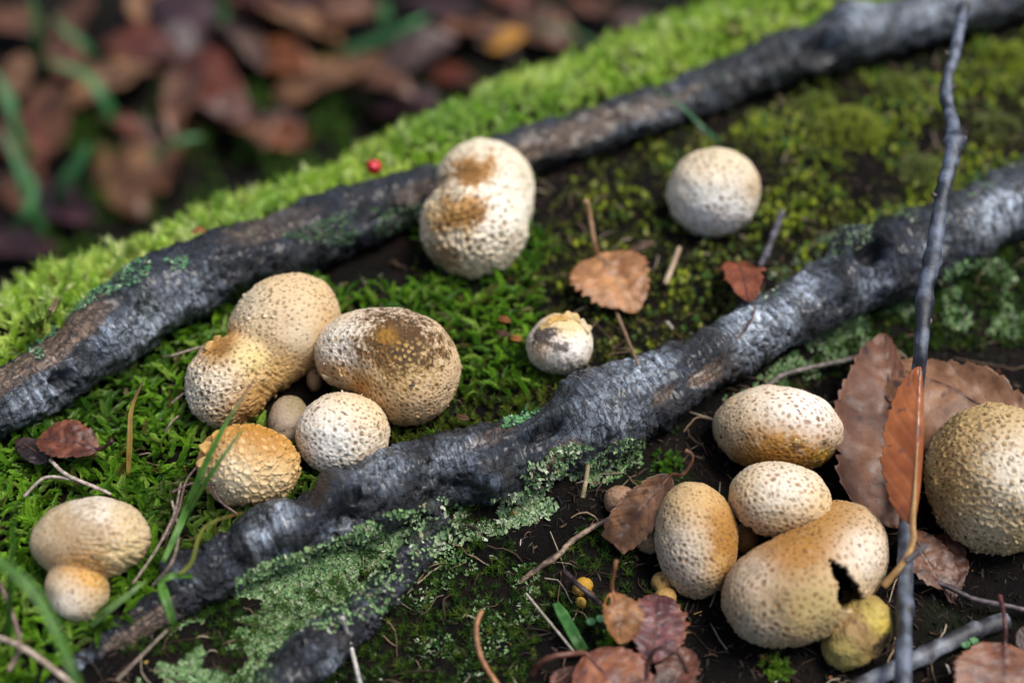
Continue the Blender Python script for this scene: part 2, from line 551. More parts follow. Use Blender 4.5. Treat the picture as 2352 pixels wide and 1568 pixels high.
BV = np.vstack([GV, V1, V2, V3])
BF = []
offs = 0
for (vv, ff) in ((GV, GF), (V1, F1), (V2, F2), (V3, F3)):
    BF.append(ff + offs)
    offs += len(vv)
inframe = (np.abs(GV[:, 0]) < 0.6) & (GV[:, 1] > -0.35) & (GV[:, 1] < 0.9)
BF[0] = BF[0][inframe[BF[0]].all(1)]
bvh = BVHTree.FromPolygons([tuple(p) for p in BV.tolist()], np.concatenate(BF).tolist())
VC = Vector(CAM)

def hit(u, v):
    d = Vector(ray(u, v)).normalized()
    r = bvh.ray_cast(VC, d)
    if r[0] is None:
        p = at(u, v, 0)
        return p, np.array([0, 0, 1.0])
    n = np.array(r[1])
    if n @ np.array(d) > 0:
        n = -n
    return np.array(r[0]), n

def pt(u, v, h=0.0):
    """the point seen at (u, v) that stands h above the surface there"""
    p, _ = hit(u, v)
    z = p[2] + h
    for _ in range(3):
        q = at(u, v, z)
        r = bvh.ray_cast(Vector((q[0], q[1], 0.4)), Vector((0, 0, -1)))
        if r[0] is None:
            break
        z = r[0].z + h
    return at(u, v, z)

# ------------------------------------------------------------------ earthballs
BALLS = []
BVHS = {}

def ellipsoid_frame(rot):
    a = math.radians(rot)
    e1 = RGT * math.cos(a) - UP * math.sin(a)
    e2 = RGT * math.sin(a) + UP * math.cos(a)
    return np.stack([e1, e2, -FWD])

def earthball(label, lobes, scale=2.2, pit=0.5, ring=0.4, dome=0.0, amp=0.45, base=(0.70, 0.60, 0.44), pitc=(0.25, 0.15, 0.065), ringc=(0.78, 0.69, 0.52),
              blotch=(), smooth=0.0, holes=(), lift=0.0, k=0.004, lumps=0.045, lip=0.0, grow=(), border=0.0, borderc=(0.8, 0.72, 0.58), res=1.0, name="earthball", seed=0, flake=None, even=False,
              group=None, sink=0.80, pittone=0.88, shift=0.0, wrinkle=()):
    r = np.random.default_rng(100 + seed)
    cs, axs, frs = [], [], []
    for lb in lobes:
        u, v, ru, rv = lb[:4]
        rot = lb[4] if len(lb) > 4 else 0
        dz = lb[5] if len(lb) > 5 else 0.0
        z = 0.0
        for _ in range(8):
            c = at(u, v, z)
            s = pxs(c)
            rad = 0.5 * (ru + rv) * s
            z = float(landq(c[0], c[1])) + rad * sink + lift + dz
        c = at(u, v, z)
        s = pxs(c)
        cs.append(c)
        axs.append(np.array([ru * s, rv * s, (lb[6] if len(lb) > 6 else 0.5 * (ru + rv)) * s]))
        frs.append(ellipsoid_frame(rot))
        BALLS.append((c, 0.5 * (ru + rv) * s))
    if len(lobes) > 1:
        d = cs[1] - cs[0]
        D = np.linalg.norm(d)
        ra, rb = axs[0].mean(), axs[1].mean()
        o = cs[0] + d / D * ((ra + (D - rb)) / 2)
        pole = d / D
    else:
        o = cs[0]
        pole = RGT * 0.96 + UP * 0.28
        pole /= np.linalg.norm(pole)
    e1 = np.cross(pole, FWD)
    e1 /= np.linalg.norm(e1)
    e2 = np.cross(pole, e1)

    def sdf(p):
        d = None
        for c, ax, fr in zip(cs, axs, frs):
            qq = (p - c) @ fr.T
            k0 = np.linalg.norm(qq / ax, axis=-1)
            k1 = np.linalg.norm(qq / ax ** 2, axis=-1) + 1e-9
            e = k0 * (k0 - 1) / k1
            if d is None:
                d = e
            else:
                hh = np.maximum(k - np.abs(d - e), 0) / k
                d = np.minimum(d, e) - hh * hh * k * .25
        return d

    def radial(Dir):
        lo = np.zeros(Dir.shape[:-1])
        hi = np.full(Dir.shape[:-1], sum(a_.max() for a_ in axs) * 1.6)
        for _ in range(22):
            mid = .5 * (lo + hi)
            ins = sdf(o + Dir * mid[..., None]) < 0
            lo = np.where(ins, mid, lo)
            hi = np.where(ins, hi, mid)
        return .5 * (lo + hi)

    size_px = max(2 * max(lb[2], lb[3]) for lb in lobes) * (1.5 if len(lobes) > 1 else 1.0)
    nth = int(np.clip(size_px * 0.435 * 1.18 * res, 36, 205))
    nph = int(nth * (1.5 if len(lobes) > 1 else 1.9))
    tt = np.linspace(0.015, math.pi - 0.015, 400)
    ph4 = np.linspace(0, 2 * math.pi, 8, endpoint=False)
    prof = []
    for p in ph4:
        Dd = np.cos(tt)[:, None] * pole * -1 + np.sin(tt)[:, None] * (math.cos(p) * e1 + math.sin(p) * e2)
        X = Dd * radial(Dd)[:, None]
        prof.append(np.concatenate([[0], np.cumsum(np.linalg.norm(np.diff(X, axis=0), axis=1))]))
    arc = np.mean(prof, 0)
    th = np.interp(np.linspace(0, arc[-1], nth), arc, tt)
    ph = np.linspace(0, 2 * math.pi, nph, endpoint=False)
    Dir = -np.cos(th)[:, None, None] * pole + np.sin(th)[:, None, None] * (np.cos(ph)[None, :, None] * e1 + np.sin(ph)[None, :, None] * e2)
    P = o + Dir * radial(Dir)[..., None]
    R0 = axs[0].mean()
    P = P + Dir * (R0 * lumps * (1.5 * fbm((P - o) / R0 * 1.1 + seed * 3.7, 3) + .5 * pn((P - o) / R0 * 2.7 + seed)))[..., None]

    def normals(P):
        dp = np.roll(P, -1, 1) - np.roll(P, 1, 1)
        dt = np.gradient(P, axis=0)
        n = np.cross(dp, dt)
        n /= np.linalg.norm(n, axis=-1)[..., None] + 1e-12
        if ((P - o) * n).sum(-1).mean() < 0:
            n = -n
        return n

    Nn = normals(P)
    V = P.reshape(-1, 3)
    N = Nn.reshape(-1, 3)
    pu, pv, _ = proj(V)
    face = sstep(-0.15, 0.2, ((CAM - V) * N).sum(-1) / np.linalg.norm(CAM - V, axis=1))
    # --- scales
    S = scale * 0.001
    loc = np.ones(len(V))
    for (gu, gv, gs, amt) in grow:
        loc *= 1 + amt * np.exp(-(((pu - gu) ** 2 + (pv - gv) ** 2) / gs ** 2))
    loc *= 1 + 0.5 * fbm(V / R0 * 2 + 40 + seed, 2)
    order = r.permutation(len(V))
    sites = np.empty((4000, 3))
    ns = 0
    rho = r.choice([.8, .95, 1.0, 1.1, 1.25] if even else [.6, .85, 1.0, 1.2, 1.45], len(V), p=[.15, .25, .3, .2, .1])
    for i in order[:8000]:
        if ns and (((sites[:ns] - V[i]) ** 2).sum(1).min() < (S * loc[i] * 0.80 * rho[i]) ** 2):
            continue
        sites[ns] = V[i]
        ns += 1
        if ns >= 4000:
            break
    sites = sites[:ns]
    ssz = r.uniform(0.55, 1.35, ns)
    son = r.uniform(0, 1, ns)
    d1 = np.empty(len(V))
    d2 = np.empty(len(V))
    ki = np.empty(len(V), int)
    jit = V + S * (.2 if even else .33) * np.stack([pn(V / S * 1.3 + 3 + j * 9) for j in range(3)], -1)
    for s0 in range(0, len(V), 6000):
        Q = jit[s0:s0 + 6000]
        D = (Q ** 2).sum(1)[:, None] + (sites ** 2).sum(1)[None] - 2 * Q @ sites.T
        kk = D.argmin(1)
        ki[s0:s0 + 6000] = kk
        d1[s0:s0 + 6000] = np.sqrt(np.maximum(D[np.arange(len(Q)), kk], 0))
        D[np.arange(len(Q)), kk] = 9
        d2[s0:s0 + 6000] = np.sqrt(np.maximum(D.min(1), 0))
    sl = S * loc
    dn = np.array([0.25, -0.3, -0.9])
    offv = S * .16 * (dn[None] * (1 - .6 * lip) + r.normal(size=(ns, 3)) * .5)
    d1s = np.linalg.norm(jit - sites[ki] - offv[ki], axis=1)
    w_ = d1 / (d2 + 1e-6)
    q = d1s / (d2 + 1e-6) / ssz[ki]
    edge = (d2 - d1) / sl
    down = (V - sites[ki]) @ dn / (sl * 0.5)
    lipf = 1 - lip + lip * sstep(-0.5, 0.7, down)
    n_lo = fbm(V / R0 * 2.6 + 140 + seed, 3)
    vis = sstep(smooth, smooth + 0.12, son[ki])
    calm = np.ones(len(V))
    for (gu, gv, gs) in [g[:3] for g in blotch if len(g) > 5 and g[5] == 'calm']:
        calm *= 1 - 0.85 * np.exp(-(((pu - gu) ** 2 + (pv - gv) ** 2) / gs ** 2))
    vis = vis * calm * sstep(-.5, -.28, n_lo)
    deep = (.72 if even else .4) + (.28 if even else .6) * ((son[ki] * 7.31) % 1.0)
    fpit = sstep(0.54, 0.20, q) * vis * deep
    fring = np.exp(-((w_ - 0.66) / 0.17) ** 2) * lipf * vis
    fdome = sstep(0.95, 0.3, w_) * vis
    fb = sstep(0.14, 0.02, edge)
    A = amp * 0.001 * loc
    disp = A * (1.15 * ring * fring - .55 * pit * fpit + dome * fdome - 0.25 * border * fb)
    disp += 0.00045 * amp * fbm(V / S * 2.3 + 8, 3)
    low = sstep(0.1, -0.75, N[:, 2])
    fold = 1 - np.abs(fbm(V / R0 * np.array([5, 5, 1.6]) + 33 + seed, 2)) * 5
    disp += 0.0007 * low * np.clip(fold, -.5, 1)
    for (wu, wv, wsz, ang, wamp, wl) in wrinkle:
        ca, sa = math.cos(math.radians(ang)), math.sin(math.radians(ang))
        a = (pu - wu) * ca + (pv - wv) * sa
        b = -(pu - wu) * sa + (pv - wv) * ca
        wv_ = fbm(np.stack([a / (wl * 4), b / wl, np.zeros_like(a)], -1) + 3, 2)
        disp += wamp * 0.001 * (1 - np.abs(wv_) * 4).clip(-0.6, 1) * np.exp(-((a ** 2 + b ** 2) / wsz ** 2)) * face
    # --- colour of the skin, its stains, and highlights painted in as white blotches
    n1 = fbm(V / R0 * 2.2 + 11 + seed, 4)
    n2 = fbm(V / R0 * 7 + 21 + seed, 3)
    n3 = fbm(V / R0 * 19 + 61 + seed, 2)
    c = np.array(base)[None] * (1 + 0.10 * n1[:, None] + 0.08 * n2[:, None])
    c = mixc(c, np.array(base) * np.array([0.82, 0.66, 0.42]), 0.38 * sstep(0.05, 0.5, n1 * 0.8 + n2 * 0.5))
    late = []
    for bl in blotch:
        bu, bv, bs, bc, amt = bl[:5]
        mode = bl[5] if len(bl) > 5 else ''
        if mode == 'calm':
            continue
        asp = bl[6] if len(bl) > 6 else 1.0
        ang = math.radians(bl[7]) if len(bl) > 7 else 0.0
        du, dv = pu - bu, pv - bv
        a = (du * math.cos(ang) + dv * math.sin(ang)) / asp
        b = -du * math.sin(ang) + dv * math.cos(ang)
        f = np.exp(-((a * a + b * b) / bs ** 2)) * face
        if mode == 'sharp':
            f = sstep(0.28, 0.80, f + 0.55 * n2 + 0.35 * n1 + 0.45 * n3)
        elif mode == 'cells':
            f = sstep(0.3, 0.6, f + 0.3 * n2)
            late.append((f * amt, bc))
            continue
        else:
            f = np.clip(1.35 * f * (1 + 0.8 * n2 + 0.5 * n1), 0, 1)
        c = mixc(c, bc, np.clip(f * amt, 0, 1))
    c = mixc(c, np.clip(c * 1.16 + np.array(ringc) * 0.03, 0, .85), fring * 0.7)
    c = mixc(c, borderc, fb * border)
    c = mixc(c, np.array(pitc) * np.array([1.15, 1.0, .8]) * (.75 + .5 * son[ki])[:, None], fpit * pittone)
    c = mixc(c, c * np.array([.62, .52, .40]), fb * (.12 if even else .35) * vis)
    dirt = sstep(.50, .60, pn(V / .0011 + 70 + seed) + .35 * n2)
    c = mixc(c, (0.035, 0.022, 0.012), dirt * .75)
    for f, bc in late:
        c = mixc(c, bc, f * sstep(0.6, 0.3, q))
    # --- torn holes: the skin is gone and the hollow shows
    torn = np.zeros(len(V), bool)
    for (poly, depth, hc) in holes:
        ins = in_poly(pu + 9 * n2, pv + 9 * n1, poly) & (face > 0.3)
        disp = np.where(ins, -depth, disp)
        c[ins] = np.array(hc) * (1 + 0.6 * n2[ins])[:, None]
        torn |= ins
    V = V + N * disp[:, None]
    F = grid_faces(nth, nph, True)
    if torn.any():
        cnt = torn[F].sum(1)
        F = F[(cnt == 0) | (cnt == 4)]          # the edge of the tear is open
    cap0, cap1 = V[:nph].mean(0), V[-nph:].mean(0)
    nV = len(V)
    V = np.vstack([V, cap0, cap1])
    kk = np.arange(nph)
    t0 = np.stack([np.full(nph, nV), (kk + 1) % nph, kk], -1)
    t1 = np.stack([np.full(nph, nV + 1), (nth - 1) * nph + kk, (nth - 1) * nph + (kk + 1) % nph], -1)
    c = np.vstack([c, c[:nph].mean(0), c[-nph:].mean(0)])
    org = cs[0].copy()
    org[2] -= axs[0].mean()
    ob = mesh_obj(name, V - org, [F, t0, t1], M_fung, col=c)
    ob.location = org
    tag(ob, label, "mushroom", group)
    if flake:
        prob, fl, fu = flake
        kd = order[:9000]
        d_ = ((sites[:, None, :] - V[kd][None, :2500]) ** 2).sum(-1).argmin(1)
        si = kd[:2500][d_]
        use = (r.uniform(size=ns) < prob) & (vis[si] > .4) & ~torn[si]
        si = si[use]
        nn = N[si]
        td = np.array([0.15, -0.35, -0.9])[None] + r.normal(size=(len(si), 3)) * .55
        td -= nn * (td * nn).sum(1)[:, None]
        td /= np.linalg.norm(td, axis=1)[:, None] + 1e-9
        bd = np.cross(nn, td)
        ln_ = (fl * .001 * loc[si] * r.uniform(.6, 1.3, len(si)))[:, None]
        up_ = (fu * .001 * r.uniform(.3, 1.2, len(si)))[:, None]
        b0 = V[si] - nn * .00015
        q_ = np.stack([b0 - bd * ln_ * .55 - td * ln_ * .1, b0 + bd * ln_ * .55 - td * ln_ * .1, b0 + bd * ln_ * .42 + td * ln_ * .45 + nn * up_ * .6, b0 - bd * ln_ * .42 + td * ln_ * .45 + nn * up_ * .6,
                       b0 + bd * ln_ * .1 + td * ln_ * .8 + nn * up_ * 1.1], 1)
        fc_ = np.clip(c[si] * 1.1 + np.array(ringc) * .06, 0, .85)
        m_ = len(si)
        k5 = np.arange(m_)[:, None] * 5
        fo = mesh_obj("curled_scales", q_.reshape(-1, 3) - org, [k5 + np.array([[0, 1, 2, 3]]), k5 + np.array([[3, 2, 4]])], M_fung, ob, np.repeat(fc_, 5, 0))
        fo["kind"] = "stuff"
        fo.modifiers.new("thickness", 'SOLIDIFY').thickness = .00015
    if holes:
        md = ob.modifiers.new("rind", 'SOLIDIFY')
        md.thickness = .0014
        md.offset = -1
    BVHS[ob.name] = (BVHTree.FromPolygons(V.tolist(), F.tolist()), org)
    return ob, cs, axs

OCH = (0.42, 0.20, 0.035)
BRN = (0.20, 0.095, 0.025)
DKB = (0.085, 0.045, 0.018)
WHT = (0.78, 0.73, 0.64)
TAN = (0.50, 0.34, 0.16)

# A: tall double ball by the upper root
earthball("tall two-lobed pale earthball with brown smears leaning on the upper root", [(1113, 424, 110, 103), (1088, 520, 121, 112), (1120, 470, 100, 90)], k=.005, scale=2.5, pit=.9, ring=.9, amp=.7, lip=.5, even=True,
          base=(0.720, 0.616, 0.429), pitc=(0.15, 0.09, 0.03), grow=[(1080, 570, 110, .45), (1130, 370, 70, -.25)], flake=(.14, 1.2, .8),
          blotch=[(1150, 470, 80, (0.80, 0.76, 0.66), .85), (1140, 365, 70, (0.74, 0.68, 0.56), .6), (1085, 395, 46, OCH, .95, 'sharp', 1.4, -20), (1078, 400, 32, BRN, .95, 'sharp', 1.5, -20), (1068, 490, 48, OCH, .9, 'sharp', 1.3, -30), (1083, 498, 26, BRN, .8, 'sharp', 1.5, -30),
                  (1015, 500, 40, (0.46, 0.27, 0.07), .6), (1030, 462, 16, BRN, .8), (1035, 510, 24, BRN, .6, 'sharp', 1.8, -20), (1020, 585, 34, BRN, .75, 'sharp', 1.5, 40), (1020, 420, 20, BRN, .6)],
          wrinkle=[(1060, 440, 60, -15, 1.0, 14), (1060, 520, 60, -20, .9, 16), (1110, 590, 70, 5, .8, 14)], seed=1)
# B: single pale ball
earthball("round off-white earthball alone on the yellow-green moss", [(1639, 440, 104, 99)], scale=2.5, pit=.8, ring=.7, amp=.6, even=True, pittone=.9, base=(0.625, 0.533, 0.397), pitc=(0.20, 0.14, 0.07),
          blotch=[(1640, 470, 95, (0.80, 0.79, 0.75), .9), (1640, 360, 70, (0.66, 0.52, 0.30), .55, '', 1.6, 0), (1735, 430, 30, TAN, .6)], seed=2, flake=(.2, 1.1, .6))
# C: big two-lobed ball; dark pit colour paints shadows under its lifted scales
earthball("large tan two-lobed earthball with a pinched waist, scaly on its lower lobe", [(652, 752, 138, 112, -40), (525, 878, 94, 104, 20), (604, 836, 84, 72, -40)], scale=1.7, pit=.9, ring=.8, amp=.55, lip=.4, base=(0.616, 0.448, 0.255), pitc=(0.10, 0.065, 0.02), even=True,
          grow=[(480, 890, 80, .75), (560, 720, 60, .15)], k=.0045, flake=(.35, 1.1, .8),
          blotch=[(705, 775, 85, TAN, .3, 'calm'), (600, 900, 40, TAN, .3, 'calm'), (665, 740, 60, (0.66, 0.53, 0.36), .6), (480, 890, 75, (0.74, 0.68, 0.56), .8), (545, 690, 60, (0.66, 0.58, 0.43), .6), (505, 790, 34, OCH, .95, '', 1.6, -50), (515, 798, 18, BRN, .95, '', 1.5, -40),
                  (575, 935, 45, OCH, .75, '', 1.8, -30), (590, 955, 28, BRN, .85, '', 1.8, -30), (690, 845, 66, (0.46, 0.27, 0.08), .75, '', 2, -20), (575, 820, 36, (0.66, 0.62, 0.26), .4), (690, 780, 34, (0.72, 0.62, 0.44), .6)], seed=3, wrinkle=[(600, 860, 46, 35, .9, 12), (575, 940, 40, -25, .7, 10)],
          holes=())
# D: stained ball
earthball("round earthball with a large burnt brown and yellow stain and a white side lobe", [(932, 846, 122, 126), (800, 808, 74, 80, 0, .009), (868, 796, 100, 80, 0, .010)], scale=1.75, pit=.65, ring=.55, amp=.5, base=(0.568, 0.413, 0.238), pitc=(0.15, 0.075, 0.025), k=.007,
          blotch=[(790, 790, 60, WHT, .8), (900, 740, 90, WHT, .4), (915, 795, 92, (0.50, 0.27, 0.06), .9, 'sharp', 1.15, 15), (895, 850, 60, (0.62, 0.42, 0.16), .5), (922, 785, 100, (0.045, 0.02, 0.007), .95, 'sharp', 1.15, 20), (888, 772, 20, (0.40, 0.20, 0.02), .6), (915, 808, 34, (0.50, 0.30, 0.06), .55, 'cells'), (960, 840, 60, (0.62, 0.44, 0.17), .4, 'cells'),
                  (890, 930, 60, (0.44, 0.24, 0.08), .5, '', 1.6, 40), (830, 880, 26, OCH, .8), (905, 808, 7, (0.02, 0.015, 0.02), .9), (925, 822, 8, (0.02, 0.015, 0.02), .9), (770, 850, 18, OCH, .6, '', 1.8, 10)], even=True, seed=4, flake=(.22, .9, .5), grow=[(790, 800, 70, .4)])
# E: small white peeled ball
earthball("small white earthball with a torn ragged crown and a black dirt patch", [(1285, 790, 75, 69, 0)], scale=2.2, pit=.2, ring=.3, amp=.3, smooth=.55, base=(0.719, 0.640, 0.529),
          blotch=[(1310, 780, 40, (0.88, 0.86, 0.82), .9), (1300, 735, 40, (0.66, 0.45, 0.16), .8, '', 1.6, 10), (1250, 775, 28, (0.035, 0.03, 0.035), .95, 'sharp', 1.5, -25), (1285, 795, 16, (0.06, 0.045, 0.04), .9, 'sharp', 1.8, 20), (1240, 810, 20, OCH, .4)], seed=5, lumps=.06, wrinkle=[(1300, 820, 60, 100, .5, 9)], sink=.9)
# F
earthball("small brownish-grey smooth earthball wedged between the bigger ones of the left cluster", [(664, 966, 48, 58, 0)], scale=1.5, pit=.1, ring=.3, amp=.25, base=(0.341, 0.258, 0.167), border=.55, borderc=(0.52, 0.46, 0.37), pittone=.2, blotch=[(680, 930, 30, (0.20, 0.16, 0.06), .8), (655, 985, 35, (0.44, 0.37, 0.30), .6)], seed=6)
# G
earthball("white earthball dotted with dark pits beside the lower root", [(787, 995, 106, 95)], scale=2.2, pit=.8, ring=.7, amp=.5, base=(0.662, 0.560, 0.423), pitc=(0.13, 0.08, 0.04),
          blotch=[(835, 940, 55, (0.66, 0.45, 0.2), .65, '', 1.8, 25), (805, 978, 16, (0.50, 0.28, 0.06), .85), (760, 1030, 85, (0.80, 0.77, 0.70), .85), (850, 1075, 50, TAN, .4)], grow=[(820, 930, 60, -.3), (790, 1060, 50, .2)], even=True, seed=7, lip=.2, flake=(.22, .9, .6))
# H
earthball("ochre-yellow earthball covered in raised crater-like warts", [(570, 1068, 113, 90, 4)], scale=3.3, pit=.45, ring=1.1, amp=.85, even=True, base=(0.530, 0.321, 0.106), ringc=(0.66, 0.46, 0.2), pitc=(0.56, 0.44, 0.27), pittone=.7, border=.5, borderc=(0.40, 0.21, 0.05), lip=.3,
          blotch=[(570, 1010, 70, (0.46, 0.21, 0.02), 1.0, '', 1.7, 5), (600, 1020, 30, (0.32, 0.15, 0.03), .6, '', 2, 10), (525, 1095, 60, (0.78, 0.68, 0.48), .85), (620, 1110, 55, (0.72, 0.58, 0.34), .75), (480, 1050, 30, OCH, .6)], seed=8, lumps=.05, flake=(.12, 1.2, .7))
# I
earthball("smooth tan cap-like earthball with a small warty lobe below, in the feathery moss", [(208, 1235, 135, 92, -4), (176, 1352, 68, 74, -30)], scale=1.5, pit=.15, ring=.15, amp=.28, border=.6, borderc=(0.78, 0.72, 0.60), base=(0.549, 0.413, 0.238), pitc=(0.26, 0.16, 0.06), pittone=.6,
          grow=[(190, 1370, 60, .9)], k=.0012,
          blotch=[(215, 1180, 60, (0.80, 0.75, 0.68), .7), (185, 1242, 95, (0.25, 0.15, 0.05), .8, 'sharp', 1.2, 35), (120, 1270, 40, (0.30, 0.19, 0.09), .6), (120, 1260, 50, (0.46, 0.34, 0.2), .5), (290, 1180, 40, (0.50, 0.36, 0.16), .5), (200, 1310, 40, OCH, .9, '', 1.6, 20), (300, 1290, 50, (0.66, 0.50, 0.22), .7),
                  (215, 1330, 30, (0.55, 0.28, 0.03), .8), (150, 1390, 40, (0.72, 0.66, 0.58), .7)], wrinkle=[(285, 1260, 85, 8, .8, 11)], seed=9)
# J
earthball("broad cream earthball with a puckered brown base, at the head of the right cluster", [(1786, 986, 145, 99, 4)], scale=2.0, pit=.7, ring=.55, amp=.45, base=(0.586, 0.450, 0.282), pitc=(0.20, 0.115, 0.045),
          blotch=[(1850, 960, 75, (0.84, 0.81, 0.76), .85), (1790, 1045, 70, (0.36, 0.17, 0.03), 1.0, '', 2.0, 4), (1828, 1022, 14, DKB, .9), (1895, 1015, 8, (0.02, 0.02, 0.02), .95), (1890, 1050, 24, (0.45, 0.26, 0.03), .8), (1670, 1000, 40, (0.60, 0.46, 0.28), .5), (1760, 920, 50, WHT, .3)], flake=(.1, .6, .3),
          grow=[(1850, 950, 80, .4), (1700, 1010, 60, -.2)], even=True, seed=10)
# K
earthball("oval dimpled cream earthball sitting in the middle of the right cluster", [(1792, 1146, 116, 84, 8)], scale=2.1, pit=.8, ring=.5, amp=.5, base=(0.625, 0.496, 0.326), pitc=(0.21, 0.12, 0.05),
          blotch=[(1800, 1130, 60, WHT, .6), (1820, 1210, 50, (0.60, 0.42, 0.2), .6, '', 2.2, -12), (1690, 1130, 40, (0.60, 0.42, 0.2), .5), (1900, 1150, 30, (0.60, 0.42, 0.2), .5)], lift=.011, even=True, seed=11, flake=(.06, .5, .3))
# L
earthball("upright pitted earthball with an ochre-brown flank in the right cluster", [(1598, 1237, 93, 131, -5)], scale=1.7, pit=.8, ring=.5, amp=.42, base=(0.549, 0.395, 0.230), pitc=(0.19, 0.11, 0.045),
          blotch=[(1575, 1270, 60, (0.72, 0.65, 0.54), .6), (1665, 1220, 45, (0.34, 0.16, 0.03), 1.0, '', 2.4, 80), (1600, 1130, 50, (0.58, 0.38, 0.16), .6, '', 1.8, 0), (1665, 1300, 30, (0.52, 0.30, 0.09), .7)], grow=[(1590, 1130, 60, -.3), (1570, 1330, 60, .35)], even=True, seed=12, flake=(.1, .5, .3))
# M
ob_m, cm, am = earthball("biggest earthball, bean-shaped and pitted, with a black torn hole", [(1798, 1362, 142, 114, -14), (1930, 1264, 108, 112, 10), (1880, 1325, 118, 112, -30)], scale=2.2, pit=.65, ring=.55, amp=.5, base=(0.492, 0.349, 0.194), pitc=(0.16, 0.09, 0.038),
          blotch=[(1800, 1270, 60, (0.34, 0.16, 0.035), 1.0, '', 2.2, -15), (1900, 1190, 50, (0.36, 0.18, 0.04), .9, '', 1.5, -30), (1985, 1270, 55, WHT, .6), (1815, 1390, 66, (0.20, 0.13, 0.055), .75, '', 1.2, 0), (1880, 1400, 60, (0.45, 0.36, 0.14), .6), (1730, 1320, 50, (0.70, 0.60, 0.48), .5), (1740, 1440, 50, (0.56, 0.48, 0.36), .5)],
          holes=[([(1906, 1284), (1944, 1306), (1962, 1332), (1998, 1392), (1965, 1402), (1935, 1398), (1922, 1378), (1928, 1345), (1912, 1318)], .013, (0.012, 0.009, 0.007))], k=.008, even=True, seed=13, flake=(.25, .7, .3), grow=[(1770, 1450, 60, .3), (1720, 1300, 50, -.25)])
# N
ob_n, cn_, an_ = earthball("small rotten yellow earthball broken open beside the twig", [(1968, 1452, 96, 62, -48)], scale=1.8, pit=.5, ring=.4, amp=.5, smooth=.25, base=(0.360, 0.258, 0.079), pitc=(0.12, 0.06, 0.02), lumps=.10,
          blotch=[(2010, 1415, 28, (0.50, 0.40, 0.10), .7), (1985, 1470, 40, (0.22, 0.12, 0.05), .7, 'sharp'), (1925, 1470, 24, (0.24, 0.14, 0.06), .6, 'sharp'), (1950, 1440, 40, (0.36, 0.22, 0.11), .8, 'sharp'), (1930, 1500, 40, (0.50, 0.42, 0.13), .6), (2030, 1440, 20, (0.5, 0.38, 0.06), .7), (2036, 1482, 34, (0.02, 0.014, 0.01), .97, 'sharp', 1.1, -40)],
          seed=14)
# O
earthball("big round yellowish-tan earthball with curled lip-like scales, beside the large brown leaf", [(2292, 1099, 160, 171)], scale=2.4, pit=.55, ring=1.1, amp=.6, lip=.85, base=(0.473, 0.339, 0.159), ringc=(0.70, 0.56, 0.31), pitc=(0.17, 0.10, 0.035),
          blotch=[(2200, 1060, 80, (0.46, 0.30, 0.12), .75, '', 1.5, 110), (2340, 1080, 80, (0.78, 0.72, 0.60), .7), (2170, 1120, 30, (0.42, 0.28, 0.1), .5), (2250, 1220, 60, (0.66, 0.58, 0.40), .5)], even=True, seed=15, flake=(.5, 1.2, .8))
# small ones
earthball("tiny tan earthball bud tucked under the stained earthball", [(722, 868, 17, 27)], scale=1.0, amp=.2, pit=.5, base=(0.430, 0.279, 0.152), seed=16, lift=.002)
earthball("tiny brown earthball bud in the gap of the right cluster", [(1710, 1235, 30, 32)], scale=1.2, amp=.2, pit=.3, base=(0.378, 0.205, 0.068), seed=17)
earthball("small brown net-patterned earthball half under the narrow dark leaf", [(1424, 1147, 37, 33)], scale=2.6, amp=.35, pit=.2, ring=.2, border=.9, borderc=(0.46, 0.33, 0.24), base=(0.258, 0.148, 0.084), pitc=(0.3, 0.2, 0.12), pittone=.5, seed=18)
earthball("tiny shiny yellow fungus button by the curled tan leaf", [(1338, 1346, 24, 20, -20)], scale=1.6, amp=.15, pit=.2, base=(0.473, 0.271, 0.030), blotch=[(1325, 1355, 12, (0.50, 0.32, 0.10), .7)], seed=19, lumps=.12)
earthball("smallest yellow fungus button under the larger yellow one", [(1334, 1382, 12, 12)], scale=1.6, amp=.1, pit=.2, base=(0.447, 0.295, 0.053), seed=20)
earthball("small wrinkled ochre earthball folded in two above the purple leaf", [(1519, 1336, 23, 23), (1528, 1372, 26, 24, -20)], scale=1.3, amp=.3, pit=.4, base=(0.430, 0.262, 0.084), seed=21, k=.0012, blotch=[(1522, 1330, 5, DKB, .9)])
earthball("pale earthball mostly hidden under the narrow dark leaf", [(1492, 1240, 30, 28)], scale=1.6, amp=.3, pit=.4, base=(0.344, 0.246, 0.144), seed=22)

def ball_clear(X, f=0.9):
    ok = np.ones(len(X), bool)
    for c, r in BALLS:
        ok &= (((X - c) / r) ** 2).sum(1) > f * f
    return ok
# ------------------------------------------------------------------ moss and lichen (ground cover)
def leaflet(L, W, lift, fold=0.25, curve=0.3):
    """a little pointed, keeled leaf along +X"""
    v = np.array([[0, 0, 0], [L * .42, W * .5, L * lift * .45 + W * fold], [L, 0, L * lift - L * curve * .4], [L * .42, -W * .5, L * lift * .45 + W * fold]])
    f = np.array([[0, 2, 1], [0, 3, 2]])
    return v, f

def rotz(a):
    c, s = math.cos(a), math.sin(a)
    return np.array([[c, -s, 0], [s, c, 0], [0, 0, 1.0]])

def roty(a):
    c, s = math.cos(a), math.sin(a)
    return np.array([[c, 0, s], [0, 1, 0], [-s, 0, c]])

def join(parts):
    V, F, o = [], [], 0
    for v, f in parts:
        V.append(v)
        F.append(f + o)
        o += len(v)
    return np.vstack(V), np.vstack(F)

